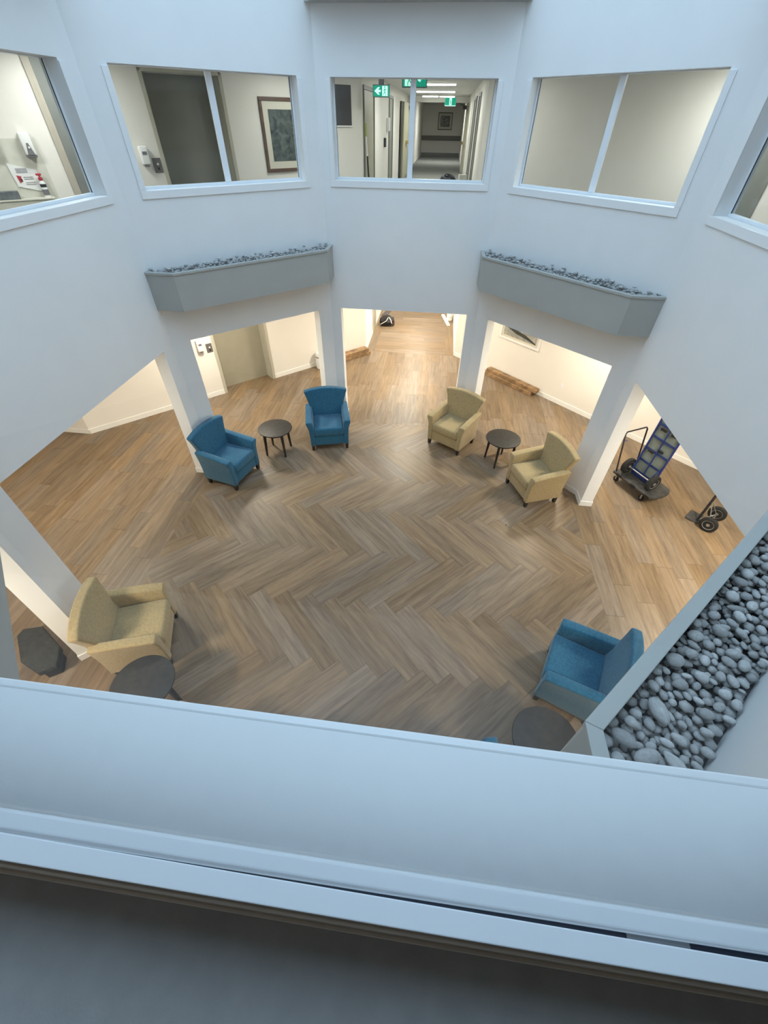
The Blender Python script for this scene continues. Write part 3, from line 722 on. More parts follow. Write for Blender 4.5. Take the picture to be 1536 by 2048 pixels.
q = B().loft([[(p[0]-hc.x,p[1]-hc.y,.17) for p in hp_],[(p[0]-hc.x,p[1]-hc.y,.255) for p in hp_]], .014, 3, 30); q.build('seat', DCLOTH, hr, smooth=40)
q = B().loft([[(p[0]-hc.x,p[1]-hc.y,.0) for p in lo_],[(p[0]-hc.x,p[1]-hc.y,.17) for p in lo_]], .01, 2, 30); q.build('base', DWOOD, hr, smooth=40)

# ------------------------------------------------------------------ platform dolly with blue hand truck
Au = Vector((.48,-.88,0)).normalized(); Av = Vector((.88,.48,0)).normalized()
ang = math.atan2(Au.y, Au.x)
dl = meta(empty('platform_dolly', (3.85,2.22,0), ang), 'black platform dolly with a folding tube handle, carrying the blue hand truck', 'dolly')
# local: x along length, y = width (left normal of Au points +Av)
poly = [(0,.0),(.70,0)] + [(.70+.12*math.sin(t), .25-.25*math.cos(t)) for t in [k*math.pi/8 for k in range(1,8)]] + [(.70,.50),(0,.50)]
B().prism(poly, .15, .195, .010).build('deck', DECK, dl, smooth=40)
for xx in (.08,.38,.66):
    B().box((xx,-.004,.150),(xx+.1,.012,.199),.003).build('bumper', BLACK, dl)
hd = B().tube([(.03,.03,.195),(-.095,.0,.87),(-.10,.03,.90),(-.10,.44,.90),(-.095,.47,.87),(.03,.47,.195)], .013, 10).build('handle', DSTEEL, dl, smooth=60)
for xx in (.07,.62):
    for yy in (.06,.44):
        cw_ = B().lathe([(0,-.014),(.046,-.014),(.05,-.008),(.05,.008),(.046,.014),(0,.014)], 16, (xx,yy,.05), (0,1,0)).build('caster', RUBBER, dl, smooth=40)
        cf = B().box((xx-.012,yy-.022,.05),(xx+.012,yy-.017,.14)).box((xx-.012,yy+.017,.05),(xx+.012,yy+.022,.14)).box((xx-.03,yy-.03,.14),(xx+.03,yy+.03,.15)).build('fork', STEEL, cw_)
def wheel(parent, c, axis, r, w, hubmat=STEEL):
    t = B().lathe([(r*.58,-w*.42),(r*.86,-w*.5),(r*.97,-w*.34),(r,0),(r*.97,w*.34),(r*.86,w*.5),(r*.58,w*.42)], 28, c, axis).build('wheel', RUBBER, parent, smooth=50)
    B().lathe([(0,-w*.46),(r*.18,-w*.56),(r*.2,-w*.40),(r*.5,-w*.36),(r*.62,-w*.48),(r*.62,w*.48),(r*.5,w*.36),(r*.2,w*.40),(r*.18,w*.56),(0,w*.46)], 24, c, axis).build('hub', hubmat, t, smooth=50)
    return t
tp = Vector((3.85,2.22,0)) + Au*.36 + Av*.24
ht = meta(empty('hand_truck', (tp.x,tp.y,.196), ang), 'blue steel hand truck with grey panels standing on the black dolly', 'hand truck')
hw = .215
def rl(z): return .02 + .05*(z/1.3)
q = B()
for s in (-1,1): q.tube([(s*hw, 0.0, .06),(s*hw, rl(.7), .7),(s*hw, rl(1.2), 1.2),(s*(hw-.03), rl(1.3), 1.30)], .016, 10)
q.tube([(-hw+.03, rl(1.3), 1.30),(hw-.03, rl(1.3), 1.30)], .016, 10)
q.build('side_rails', TBLUE, ht, smooth=60)
B().tube([(0,.0,.07),(0,rl(1.28),1.29)], .011, 8).build('centre_rail', TBLUE, ht, smooth=60)
for z in (.09,.30,.52,.74,.96,1.16):
    B().box((-hw, rl(z)-.014, z-.016),(hw, rl(z)+.006, z+.016), .002).build('cross_bar', TBLUE, ht)
for z, x in ((.50,-.10),(.90,-.09),(.90,.10),(.58,.04)):
    B().box((x-.05, rl(z)-.022, z-.02),(x+.05, rl(z)-.008, z+.02), .003).build('strap_block', BLACK, ht)
B().hexa([(-hw+.01,.018,.08),(hw-.01,.018,.08),(hw-.01,.026,.08),(-hw+.01,.026,.08),(-hw+.01,rl(1.27)+.016,1.27),(hw-.01,rl(1.27)+.016,1.27),(hw-.01,rl(1.27)+.024,1.27),(-hw+.01,rl(1.27)+.024,1.27)]).build('back_panel', TPANEL, ht)
B().box((-.21,.0,.0),(.21,.20,.012), .003).build('toe_plate', TBLUE, ht)
B().box((-.21,-.02,.012),(.21,.018,.07), .003).build('lower_brace', TBLUE, ht)
B().tube([(-.25,-.09,.135),(.25,-.09,.135)], .012, 10).build('axle', STEEL, ht, smooth=60)
for s in (-1,1):
    B().tube([(s*.17,-.09,.135),(s*.17,.01,.10)], .010, 8).tube([(s*.17,-.09,.135),(s*hw,.02,.42)], .008, 8).build('brace', TBLUE, ht, smooth=60)
    wheel(ht, (s*.255,-.09,.140), (1,0,0), .140, .075)

bw = Vector((.67,.74,0)).normalized(); ang2 = math.atan2(bw.y,bw.x)
h2 = meta(empty('hand_truck', (5.02,1.32,0), ang2), 'black two wheeled hand truck partly behind the right wall, standing on the floor', 'hand truck')
# local x = axle, y = towards toe
B().box((-.13,.02,.006),(.13,.21,.02), .004).build('toe_plate', DECK, h2)
B().tube([(-.06,.055,.01),(-.06,.05,.6),(-.06,.04,1.15)], .019, 10).build('spine', DSTEEL, h2, smooth=60)
B().tube([(-.06,.04,1.15),(-.06,-.04,1.25),(-.06,-.10,1.2)], .017, 10).build('handle', BLACK, h2, smooth=60)
B().tube([(-.2,-.10,.125),(.2,-.10,.125)], .01, 10).build('axle', STEEL, h2, smooth=60)
for s in (-1,1):
    B().tube([(s*.15,-.10,.125),(-.06,.045,.05)], .008, 8).tube([(s*.15,-.10,.125),(-.06,.04,.42)], .006, 8).build('brace', STEEL, h2, smooth=60)
    wheel(h2, (s*.185,-.10,.125), (1,0,0), .125, .06)
o = B().box((-.05,-.012,0),(.05,.012,.004), .001).build('tape_roll', TAPE, None, (4.50,3.53,.0), -.5)
meta(o, 'short strip of blue tape on the floor behind the dolly handle', 'tape')

# ------------------------------------------------------------------ timbers, bag, boards and bits on the ground floor
gr = GF['gallery_back_right']
def timber(fr, s0, s1, o0, o1, z0, z1, label):
    loc = fr(s0, o0, z0); q = B()
    q.box((0,0,0),(s1-s0,o1-o0,z1-z0), .006)
    o = q.build('timber', TIMBER, None, loc, math.atan2(fr.e.y,fr.e.x)); return meta(o, label, 'timber', 'timbers stacked along the walls')
timber(gr, 1.20, 2.62, -.215, -.028, 0, .085, 'rough brown timber, the lower one against the back right wall')
timber(gr, 1.27, 2.72, -.175, -.025, .087, .165, 'rough brown timber lying on top of another against the back right wall')
glb = GF['gallery_back_left']
timber(glb, glb.L-1.05, glb.L-.03, -.25, -.03, 0, .08, 'rough brown timber, the lower one by the corridor corner')
timber(glb, glb.L-1.0, glb.L-.07, -.235, -.035, .082, .16, 'rough brown timber on top beside the corridor corner')
bag = meta(empty('duffel_bag', (-.86,9.05,0), .15), 'black duffel bag with white piping on the corridor floor', 'bag')
def blob(cx, cy, rx, ry, h, seed, nx=20, ny=12):
    r = np.random.RandomState(seed); K = [(r.randn(3)*7, r.rand()*6, .05+.04*r.rand()) for _ in range(5)]
    bm = bmesh.new(); bmesh.ops.create_icosphere(bm, subdivisions=4, radius=1)
    for v in bm.verts:
        c = np.array(v.co); s = 1+sum(a*math.sin(float(k@c)+p) for k, p, a in K)*.6; z = max(v.co.z, -.55)
        v.co = (cx+v.co.x*rx*s, cy+v.co.y*ry*s, (z+.55)/1.55*h*(s if z > 0 else 1))
    for f in bm.faces: f.smooth = True
    q = B(); q.bm.free(); q.bm = bm; return q
BAGM = mat('black_nylon', (.010,.009,.010), .6, .4, noise=.5, nscale=10, bump=.3, bscale=30)
blob(0,0,.225,.17,.27,4).build('body', BAGM, bag)
B().tube([(-.2,-.12,.06),(-.12,-.165,.12),(-.03,-.165,.17),(.02,-.12,.245)], .009, 8).tube([(.05,-.10,.25),(.10,-.15,.19),(.13,-.165,.10)], .012, 8).build('piping', PAPER, bag, smooth=60)
B().tube([(.17,-.08,.05),(.21,-.04,.10),(.19,.02,.15)], .02, 8).build('red_trim', mat('dark_red_nylon',(.10,.012,.012),.6,.3,noise=.2,nscale=20), bag, smooth=60)
o = B().box((-.045,-.46,0),(.045,.46,.035), .003).build('board', PAPER, None, (.90,9.70,0), .20); meta(o, 'white narrow board lying on the corridor floor by the right wall', 'board')
bk = meta(empty('bucket', (1.02,9.78,0)), 'white bucket with folded sheet beside the white board in the corridor', 'bucket')
B().lathe([(0,0),(.085,0),(.10,.20),(.108,.20),(.108,.215),(.095,.215),(.08,.02),(0,.02)], 24).build('body', PLASTIC, bk, smooth=40)
B().tube([(-.1,0,.2),(-.08,-.07,.13),(0,-.105,.10),(.08,-.07,.13),(.1,0,.2)], .004, 6).build('handle', STEEL, bk, smooth=60)
o = B().box((-.30,-.18,0),(.30,.18,.008), .003).build('floor_mat', MATG, None, (-.42,10.56,0), 0); meta(o, 'dark floor mat lying across the far corridor floor', 'mat')
o = B().box((-.09,-.24,0),(.09,.24,.012), .003).build('floor_mat', MATG, None, (-1.0,10.05,0), -.2); meta(o, 'narrow dark mat behind the duffel bag against the left corridor wall', 'mat')
bi = meta(empty('pedal_bin', (-2.17,5.87,0)), 'white pedal bin half hidden behind the middle left column', 'bin')
B().lathe([(0,0),(.10,0),(.105,.02),(.105,.28),(.10,.29),(0,.29)], 24).build('body', PLASTIC, bi, smooth=40)
B().lathe([(.105,.292),(.108,.33),(.08,.38),(0,.40)], 24).build('lid', PLASTIC, bi, smooth=40)
B().lathe([(.102,.27),(.1065,.272),(.1065,.291),(.102,.292)], 24).build('band', BLACK, bi, smooth=40)

# elevator style doors in the back left gallery wall, both floors, with wall fittings
dn = 0
for lv, z0, dm, fm in ((0,0,DOORG,DOORF),(1,F2,DOORD,DOORF)):  # upper leaf in darker grey, the unlit recess put into its colour
    dn += 1
    d = meta(empty('door_%d' % dn, gl((dE0+dE1)/2, 0, z0)), ('greige recessed door in the back left wall on the ground floor','recessed door behind the upper left window, its shade painted dark grey')[lv], kind='structure')
    Mi = Matrix.Translation(-d.location)
    def ad(q, nm, mt):
        o = q.build(nm, mt); o.parent = d; o.matrix_parent_inverse = Mi; return o
    mid = (dE0+dE1)/2
    ad(gl.bx(B(), dE0, dE1, .27, .295, z0, z0+2.08), 'door_leaf', dm)
    for s0, s1 in ((dE0-.055,dE0+.001),(dE1-.001,dE1+.055)):
        ad(gl.bx(B(), s0, s1, -.012, .02, z0, z0+2.13, .003), 'frame_post', fm)
    ad(gl.bx(B(), dE0-.055, dE1+.055, -.012, .02, z0+2.08, z0+2.13, .003), 'frame_head', fm)
    for s0, s1 in ((dE0,dE0+.015),(dE1-.015,dE1)):
        ad(gl.bx(B(), s0, s1, .02, .27, z0, z0+2.08), 'jamb', fm)
def dispenser(fr, s, z, label, nmat=PLASTIC, h=.22, dark=GPLAST, off=0):
    r = meta(empty('dispenser', fr(s,-off,z), math.atan2(fr.e.y,fr.e.x)), label, 'dispenser', 'wall dispensers')
    B().box((-.06,-.10,0),(.06,0,h), .018, 3).build('body', nmat, r, smooth=50)
    B().box((-.032,-.106,h*.55),(.032,-.098,h*.72), .002).build('window', dark, r)
    B().lathe([(.03,-.02),(.035,0),(.02,.03)], 12, (0,-.06,-.005)).build('nozzle', dark, r, smooth=50)
dispenser(gl, s_of(gl,-4.17,4.09), 3.965, 'white hand dispenser beside the dark door in the upper left window')
dispenser(gl, s_of(gl,-4.18,4.07), 1.04, 'white hand dispenser by the ground floor door behind the left column')
for z, lab in ((3.86,'grey call button plate beside the upper dark door'),(.955,'grey call button plate on the ground floor by the greige door')):
    r = meta(empty('call_button', gl(s_of(gl,-4.045,4.205),0,z), math.atan2(gl.e.y,gl.e.x)), lab, 'button plate', 'call button plates')
    B().box((-.062,-.012,0),(.062,0,.18), .004).build('plate', mat('dark_brushed_plate',(.16,.15,.145),.4,.5,metal=.3,noise=.1,nscale=20), r)
    for zz in (.05,.105): B().lathe([(.016,0),(.016,.008),(.0,.008)],14,(0.005,-.012,zz),(0,-1,0)).build('button', BLACK if zz < .1 else PLASTIC, r, smooth=40)
def picture(fr, s0, s1, z0, z1, fm, artm, label, fwid=.035, matw=.09, extra=None):
    r = meta(empty('picture', fr((s0+s1)/2,0,z0), math.atan2(fr.e.y,fr.e.x)), label, 'picture'); w_, h_ = (s1-s0)/2, z1-z0
    q = B(); q.box((-w_,-.03,0),(w_,0,fwid),.004); q.box((-w_,-.03,h_-fwid),(w_,0,h_),.004); q.box((-w_,-.03,fwid),(-w_+fwid,0,h_-fwid),.004); q.box((w_-fwid,-.03,fwid),(w_,0,h_-fwid),.004)
    q.build('frame', fm, r); B().box((-w_+fwid,-.016,fwid),(w_-fwid,-.004,h_-fwid)).build('mat_board', MATB, r)
    B().box((-w_+fwid+matw,-.019,fwid+matw),(w_-fwid-matw,-.0165,h_-fwid-matw)).build('print', artm, r)
    if extra: extra(r, w_, h_)
picture(gl, s_of(gl,-2.712,5.538), s_of(gl,-1.95,6.30), 3.795, 4.772, FRAMEB, ART1, 'brown framed dark print on the wall in the upper left window', .05, .10)
grr = GF['gallery_back_right']
def dark_ridge(r, w_, h_):
    pts = [(-w_*.82,h_*.33),(-w_*.5,h_*.42),(-w_*.1,h_*.30),(w_*.25,h_*.27),(w_*.8,h_*.15),(w_*.8,h_*.12),(w_*.2,h_*.19),(-w_*.2,h_*.22),(-w_*.6,h_*.30)]
    q = B(); f = [q.bm.verts.new((x,-.0215,z)) for x, z in pts]; g = [q.bm.verts.new((x,-.0195,z)) for x, z in pts]
    q.bm.faces.new(f); q.bm.faces.new(g[::-1])
    for i in range(len(pts)): q.bm.faces.new((f[i], f[(i+1)%len(pts)], g[(i+1)%len(pts)], g[i]))
    q.build('printed_ridge', mat('dark_grey_ink',(.05,.055,.05),.7,.2,noise=.4,nscale=12), r)
picture(grr, s_of(grr,2.10,6.15), s_of(grr,2.86,5.39), .905, 1.75, PLASTIC, ART3, 'white framed landscape picture low on the back right gallery wall', .045, .05, dark_ridge)
ou = meta(empty('wall_outlet', grr(s_of(grr,3.412,4.838),0,.36), math.atan2(grr.e.y,grr.e.x)), 'white wall outlet above the baseboard on the back right wall', 'outlet')
B().box((-.035,-.006,0),(.035,0,.115), .002).build('plate', PLASTIC, ou); B().box((-.016,-.009,.02),(.016,-.006,.05),.001).build('socket', PAPER, ou); B().box((-.016,-.009,.065),(.016,-.006,.095),.001).build('socket', PAPER, ou)

# door post in the ground corridor
cl_ = GF['corridor_left']
d = meta(empty('door_3', cl_(1.6,0,0)), 'greige door set in the left wall of the ground corridor', kind='structure')
Mi = Matrix.Translation(-d.location)
for q, nm, mt in ((cl_.bx(B(),1.30,1.83,-.012,.0,0,2.05), 'door_leaf', DOORG),(cl_.bx(B(),1.24,1.30,-.022,0,0,2.1,.002),'frame_post',DOORF),(cl_.bx(B(),1.83,1.89,-.022,0,0,2.1,.002),'frame_post',DOORF)):
    o = q.build(nm, mt); o.parent = d; o.matrix_parent_inverse = Mi

# ------------------------------------------------------------------ upper floor: left window wall fittings
def sL(x): return s_of(gl, x, x+8.25)
o = meta(gl.bx(B(), sL(-4.965), sL(-4.90), -.03, 0, F2, CZ2, .004).build('trim_1', mat('beige_corner_guard',(.42,.38,.32),.5,.4,noise=.05,nscale=8)), 'beige vertical corner guard on the upper back left wall', kind='structure')
o = meta(gl.bx(B(), sL(-4.90), sL(-4.70), -.02, 0, F2, CZ2, .004).build('trim_2', mat('grey_wall_panel',(.19,.20,.19),.5,.4,noise=.06,nscale=8)), 'grey vertical panel beside the corner guard on the upper back left wall', kind='structure')
s = (sL(-5.25)+sL(-5.15))/2
r = meta(empty('soap_dispenser', gl(s,-.0065,4.09), math.atan2(gl.e.y,gl.e.x)), 'white soap dispenser with grey push lever in the far left window', 'dispenser')
B().box((-.062,-.10,.02),(.062,0,.25), .014, 3).build('body', PLASTIC, r, smooth=50); B().box((-.062,-.10,0),(.062,0,.0195),.004).build('drip_tray', GPLAST, r)
B().hexa([(-.04,-.108,.02),(.045,-.108,.02),(.045,-.098,.02),(-.04,-.098,.02),(-.012,-.104,.145),(.012,-.104,.145),(.012,-.098,.145),(-.012,-.098,.145)],.003).build('lever', GPLAST, r)
B().lathe([(.0,0),(.012,.003),(.012,.006),(0,.006)],14,(.004,-.108,.10),(0,-1,0)).build('badge', PAPER, r, smooth=50)
dispenser(gl, sL(-5.49), 4.10, 'pale grey dispenser cut by the left picture edge', mat('pale_grey_plastic',(.55,.55,.56),.4,.4,noise=.02,nscale=10), off=.0065)
o = gl.bx(B(), sL(-5.9), sL(-5.12), -.006, 0, F2, 4.28, .001).build('plastic_sheet', FILM); meta(o, 'yellowish clear plastic sheet taped to the wall in the far left window', 'sheet')
r = meta(empty('notice', gl(sL(-5.40),-.02,3.70), math.atan2(gl.e.y,gl.e.x)), 'white notice with a red and black mark in the far left window', 'notice')
B().hexa([(-.03,0,.08),(.29,0,.0),(.29,.005,.0),(-.03,.005,.08),(-.05,0,.33),(.26,0,.25),(.26,.005,.25),(-.05,.005,.33)], .001).build('sheet', PAPER, r)
B().box((.02,-.003,.225),(.15,-.0005,.275)).build('heading_block', mat('grey_print',(.40,.39,.42),.7,.2,noise=.1,nscale=30), r)
q = B(); q.hexa([(.01,-.003,.115),(.022,-.003,.115),(.022,-.001,.115),(.01,-.001,.115),(.0,-.003,.20),(.055,-.003,.19),(.055,-.001,.19),(.0,-.001,.20)]); q.build('red_mark', RED, r)
B().box((.03,-.004,.13),(.05,-.0032,.165)).build('black_mark', BLACK, r)
for zz in (.185,.165,.125,.105): B().box((.075,-.003,zz-.01),(.19,-.0005,zz-.005)).build('text_line', GPLAST, r)
r = meta(empty('sanitizer_bottle', gl(sL(-5.215),-.07,3.655), math.atan2(gl.e.y,gl.e.x)), 'clear sanitizer bottle with red pump cap in the far left window', 'bottle')
B().lathe([(0,0),(.036,0),(.038,.01),(.038,.15),(.02,.18),(.015,.19),(0,.19)],20).build('body', PLASTIC, r, smooth=50)
B().lathe([(.0385,.02),(.0387,.021),(.0387,.085),(.0385,.086)],20).build('grey_band', GPLAST, r, smooth=50); B().lathe([(.0385,.11),(.0388,.111),(.0388,.145),(.0385,.146)],20).build('black_band', BLACK, r, smooth=50)
B().lathe([(.024,.185),(.027,.19),(.027,.215),(.012,.22),(.012,.24),(0,.24)],18).box((-.035,-.016,.238),(.03,.016,.262),.005).build('pump', RED, r, smooth=50)
tb = meta(empty('shelf', gl(sL(-5.36),-.09,F2), math.atan2(gl.e.y,gl.e.x)), 'narrow beige shelf unit under the notice in the far left window', 'shelf')
B().box((-.55,-.09,0),(.26,.07,.735),.006).build('body', mat('beige_laminate',(.50,.48,.41),.5,.4,noise=.05,nscale=9), tb); B().box((-.57,-.10,.736),(.28,.08,.755),.004).build('top', FILM, tb)
o = B().box((-.16,-.04,0),(.14,.04,.09),.006).build('tissue_box', mat('grey_card',(.13,.14,.15),.7,.3,noise=.3,nscale=20), None, gl(sL(-5.55),-.12,3.656), math.atan2(gl.e.y,gl.e.x)); meta(o, 'dark grey box on the shelf at the bottom left window corner', 'box')

# ------------------------------------------------------------------ upper floor: corridor behind the middle window
def cpart(root):
    Mi = Matrix.Translation(-root.location)
    def f(q, nm, mt, sm=None):
        o = q.build(nm, mt, smooth=sm); o.parent = root; o.matrix_parent_inverse = Mi; return o
    return f
cr_ = GF['corridor_right']
for (frm_, y0, y1, nm, lab) in ((cl_,7.20,8.70,'door_4','grey door at the near left of the upper corridor'),(cl_,11.7,12.7,'door_5','grey door in the middle of the left upper corridor wall'),(cr_,9.4,10.3,'door_6','grey door in the right wall of the upper corridor'),(cr_,11.6,12.9,'door_7','second grey door along the right upper corridor wall')):
    s0, s1 = ((y0-7.05, y1-7.05) if frm_ is cl_ else (30-y1, 30-y0))
    d = meta(empty(nm, frm_((s0+s1)/2,0,F2)), lab, kind='structure'); f = cpart(d)
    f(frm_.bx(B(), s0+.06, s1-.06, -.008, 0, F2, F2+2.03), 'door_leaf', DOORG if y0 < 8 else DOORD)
    q = B(); frm_.bx(q, s0, s0+.06, -.03, 0, F2, F2+2.09, .003); frm_.bx(q, s1-.06, s1, -.03, 0, F2, F2+2.09, .003); frm_.bx(q, s0+.06, s1-.06, -.03, 0, F2+2.03, F2+2.09, .003)
    f(q, 'door_frame', DOORD)
o = meta(cl_.bx(B(), 10.62-7.05, 10.80-7.05, -.05, 0, 3.98, 4.16, .01).build('card_reader', BLACK), 'small black reader on the left upper corridor wall', 'card reader')
o = meta(cl_.bx(B(), 11.2-7.05, 11.45-7.05, -.08, 0, 4.28, 4.55, .02).build('wall_phone', PLASTIC), 'small white wall box high on the left upper corridor wall', 'wall box')
# fire door portal at y=19
d = meta(empty('door_8', (0,19,F2)), 'open double fire door with header across the upper corridor', kind='structure'); f = cpart(d)
f(B().box((-1.2,18.95,5.01),(1.15,19.1,CZ2)), 'header', CEIL); f(B().box((1.05,18.95,F2),(1.15,19.1,5.01),.004), 'frame_post', DOORF); f(B().box((-1.2,18.95,F2),(-1.12,19.1,5.01),.004), 'frame_post', DOORF)
lf = f(B().hexa([(-1.16,15.6,F2+.01),(-1.10,15.6,F2+.01),(-1.04,18.9,F2+.01),(-1.10,18.9,F2+.01),(-1.16,15.6,F2+2.05),(-1.10,15.6,F2+2.05),(-1.04,18.9,F2+2.05),(-1.10,18.9,F2+2.05)],.004), 'left_leaf', mat('pale_olive_door',(.44,.42,.30),.5,.4,noise=.03,nscale=6))
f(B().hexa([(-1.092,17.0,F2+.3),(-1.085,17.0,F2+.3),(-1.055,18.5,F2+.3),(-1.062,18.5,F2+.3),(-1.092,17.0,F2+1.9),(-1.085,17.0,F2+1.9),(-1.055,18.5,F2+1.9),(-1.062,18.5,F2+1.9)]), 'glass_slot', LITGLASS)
f(B().box((-1.085,16.35,F2+.98),(-.98,16.85,F2+1.06),.015), 'push_lever', BRASS)
f(B().box((-1.06,17.2,F2+1.88),(-.96,17.6,F2+1.98),.01), 'closer', BLACK); f(B().box((.92,18.7,F2+1.92),(1.05,18.94,F2+2.03),.01), 'closer', BLACK); f(B().tube([(.95,18.75,F2+2.02),(.78,18.9,F2+2.09)],.012,8), 'closer_arm', BLACK)
f(B().lathe([(.0,0),(.05,.02),(.05,.07),(0,.09)],16,(1.05,18.8,F2+.95),(-1,0,0)), 'knob', BRASS, 50)
f(B().box((-1.175,15.0,F2),(-1.15,15.55,F2+2.05)), 'dark_gap', BLACK)
r = meta(empty('handrail', (0,29.9,3.66)), 'taupe handrail across the end wall of the upper corridor', 'handrail'); f = cpart(r)
f(B().box((-1.19,29.86,3.62),(1.14,29.98,3.82),.03), 'rail', RAIL); f(B().box((-1.0,29.98,3.66),(-.94,30.0,3.78)), 'bracket', RAIL); f(B().box((.9,29.98,3.66),(.96,30.0,3.78)), 'bracket', RAIL)
ce = GF['corridor_end']
picture(ce, 1.2-.28, 1.2+.56, 4.07, 4.83, FRAMED, ART2, 'dark framed grey print on the end wall of the upper corridor', .04, .10)
o = meta(B().box((-1.19,29.985,F2),(1.14,30.0,F2+.14)).build('baseboard_corridor_end', RAIL), 'grey baseboard at the end of the upper corridor', kind='structure')
for k, (y, lab) in enumerate(((10.8,'nearest'),(14.6,'middle'),(18.3,'farthest'))):
    r = meta(empty('ceiling_light', (-.05,y,CZ2)), '%s fluorescent ceiling light of the upper corridor' % lab, 'light', 'corridor ceiling lights'); 
    B().box((-.62,-.07,-.02),(.62,.07,0),.003).build('housing', PLASTIC, r)
    if k < 2: B().box((-.60,-.055,-.045),(.60,.055,-.02),.008).build('diffuser', TUBE, r)
    else:
        B().box((-.60,-.055,-.045),(-.02,.055,-.02),.008).build('diffuser', TUBE, r); B().box((.05,-.055,-.045),(.60,.055,-.02),.008).build('diffuser', TUBE, r)
def flat(q, pts, y0, y1):
    f = [q.bm.verts.new((x,y0,z)) for x, z in pts]; g = [q.bm.verts.new((x,y1,z)) for x, z in pts]; n = len(pts)
    q.bm.faces.new(f); q.bm.faces.new(g[::-1])
    for i in range(n): q.bm.faces.new((f[i], f[(i+1)%n], g[(i+1)%n], g[i]))
    return q
def sign(x0, x1, z0, z1, y, style, label, hang):
    w_, h_ = x1-x0, z1-z0
    r = meta(empty('exit_sign', ((x0+x1)/2, y, z0)), label, 'exit sign', 'green running man exit signs')
    B().box((-w_/2-.012,.0,-.012),(w_/2+.012,.04,h_+.012),.003).build('housing', GPLAST if style != 'far' else PLASTIC, r)
    if hang > 0: B().box((-.05,.01,h_+.012),(.05,.03,h_+.012+hang),.002).build('bracket', GPLAST, r)
    B().box((-w_/2,-.004,0),(w_/2,.0,h_)).build('green_panel', SIGNG, r)
    def Q(u, v): return (-w_/2+u*w_, v*h_)
    if style == 'far':
        flat(B(), [Q(.40,.04),Q(.62,.04),Q(.62,.96),Q(.40,.96)], -.007, -.0045).build('door_symbol', SIGNW, r); flat(B(), [Q(.48,.2),Q(.55,.2),Q(.55,.7),Q(.48,.7)], -.010, -.0075).build('running_man', SIGNG, r)
        flat(B(), [Q(0,-.1),Q(1,-.1),Q(1,-.0),Q(0,-.0)], -.007, -.0045).build('white_border', SIGNW, r)
        return
    def man(u0, flip=1):
        bl = B(); 
        def L_(a, b, wd):
            (ax, az), (bx_, bz) = a, b; dx, dz = bx_-ax, bz-az; l = math.hypot(dx,dz); nx, nz = -dz/l*wd, dx/l*wd
            flat(bl, [(ax+nx,az+nz),(bx_+nx,bz+nz),(bx_-nx,bz-nz),(ax-nx,az-nz)], -.012, -.0075)
        k = h_
        def P(a, b): return (-w_/2+u0*w_+flip*a*k, b*k)
        L_(P(0,.72), P(-.02,.42), .05*k); L_(P(-.02,.42), P(-.14,.26), .035*k); L_(P(-.14,.26), P(-.24,.08), .03*k); L_(P(-.0,.42), P(.10,.24), .035*k); L_(P(.10,.24), P(.12,.06), .03*k)
        L_(P(0,.70), P(-.13,.58), .025*k); L_(P(-.13,.58), P(-.2,.48), .025*k); L_(P(0,.70), P(.13,.60), .025*k); L_(P(.13,.60), P(.20,.66), .025*k)
        c = P(-.02,.85); flat(bl, [(c[0]+.075*k*math.cos(t), c[1]+.075*k*math.sin(t)) for t in [j*math.pi/5 for j in range(10)]], -.012, -.0075)
        bl.build('running_man', SIGNG, r)
    if style == 'left':
        flat(B(), [Q(.56,.04),Q(.90,.04),Q(.90,.96),Q(.56,.96)], -.007, -.0045).build('door_symbol', SIGNW, r); man(.73)
        flat(B(), [Q(.07,.5),Q(.30,.84),Q(.42,.84),Q(.30,.60),Q(.47,.60),Q(.47,.40),Q(.30,.40),Q(.42,.16),Q(.30,.16)], -.007, -.0045).build('arrow', SIGNW, r)
    else:
        flat(B(), [Q(.08,.04),Q(.44,.04),Q(.44,.96),Q(.08,.96)], -.007, -.0045).build('door_symbol', SIGNW, r); man(.26,-1)
        flat(B(), [Q(.93,.90),Q(.64,.86),Q(.73,.72),Q(.62,.40),Q(.73,.28),Q(.83,.58),Q(.92,.46)], -.007, -.0045).build('arrow', SIGNW, r)
sign(-.912,-.627,4.817,4.955,6.6,'left','green exit sign with left arrow hanging in the middle window', CZ2-4.955-.012)
sign(-.262,.095,4.888,5.06,5.2,'right','green exit sign cut by the window head above the mullion', CZ2-5.06-.012)
sign(.20,.62,4.93,5.14,18.88,'far','green and white exit sign far down the upper corridor', 0)
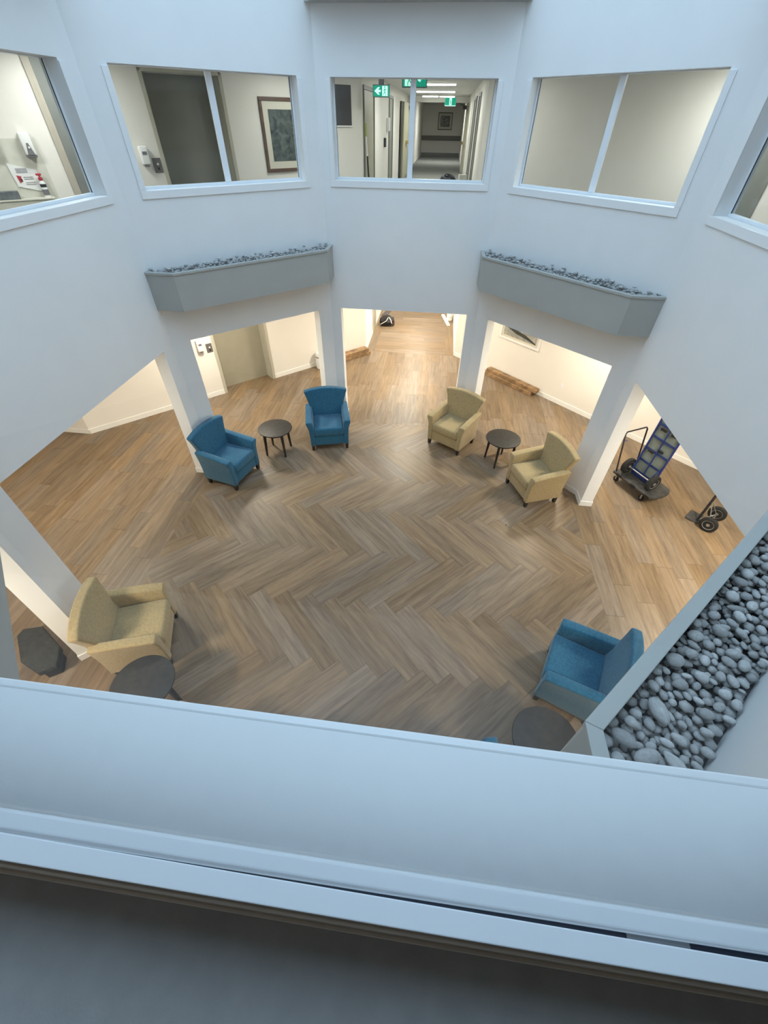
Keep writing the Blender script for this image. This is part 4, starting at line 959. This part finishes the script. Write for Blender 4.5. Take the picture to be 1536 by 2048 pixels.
# dark wall panel, broom, bag and box by the middle window
def sG(x): return s_of(gl, x, x+8.25)
r = meta(empty('notice_board', gl(sG(-1.50),0,4.405), math.atan2(gl.e.y,gl.e.x)), 'dark grey board on the wall at the left of the middle window', 'board')
B().box((-.17,-.02,.02),(.17,0,.56),.003).build('panel', mat('dark_slate_board',(.075,.075,.085),.6,.3,noise=.1,nscale=8), r); B().box((-.175,-.03,0),(.175,0,.02),.002).build('ledge', PLASTIC, r)
br = meta(empty('broom', gl(sG(-1.10),-.05,F2)), 'broom with black stem and lime top leaning by the corridor corner', 'broom'); f = cpart(br)
a0 = Vector(gl(sG(-1.095),-.05,F2+.28)); a1 = Vector(gl(sG(-1.155),-.02,4.46)); mid = a0.lerp(a1,.62); m2 = a0.lerp(a1,.85)
f(B().tube([a0, mid], .016, 8), 'stem', BLACK, 60); f(B().tube([mid, m2], .012, 8), 'upper_stem', PLASTIC, 60); f(B().tube([m2, a1], .017, 8), 'grip', GREENP, 60)
f(B().hexa([tuple(a0+Vector(c)) for c in ((-.12,-.03,-.28),(.12,-.03,-.28),(.12,.03,-.28),(-.12,.03,-.28),(-.08,-.02,.02),(.08,-.02,.02),(.08,.02,.02),(-.08,.02,.02))],.005), 'bristles', BLACK)
ct = meta(empty('cart', (.62,5.35,F2)), 'low white trolley behind the sill of the middle window', 'trolley')
B().box((-.22,-.17,.78),(.30,.17,.80),.004).build('shelf', PLASTIC, ct); B().box((-.22,-.17,.30),(.30,.17,.32),.004).build('shelf', PLASTIC, ct)
for xx in (-.2,.28):
    for yy in (-.15,.15): B().tube([(xx,yy,0),(xx,yy,.78)], .012, 8).build('leg', STEEL, ct, smooth=60)
bg2 = meta(empty('handbag', (.55,5.33,F2+.802)), 'black crumpled bag on the trolley just above the middle window sill', 'bag')
blob(0,0,.15,.11,.14,9).build('body', BAGM, bg2); B().tube([(-.08,-.03,.11),(-.03,-.05,.16),(.04,-.04,.15),(.08,-.02,.10)], .008, 8).build('strap', BAGM, bg2, smooth=60)
o = B().box((-.06,-.06,0),(.06,.06,.15),.004).build('carton', mat('cream_card',(.62,.59,.50),.7,.3,noise=.04,nscale=10), None, (.80,5.36,F2+.802), .2); meta(o, 'cream carton beside the black bag above the middle sill', 'carton')
# right window: grey column strip seen through the far right pane
rr = GF['gallery_back_right']
o = meta(rr.bx(B(), s_of(rr,4.50,3.75), s_of(rr,4.70,3.55), -.02, 0, F2, CZ2, .004).build('trim_3', mat('grey_wall_panel_right',(.19,.20,.18),.5,.4,noise=.06,nscale=8)), 'grey vertical panel on the upper back right wall', kind='structure')
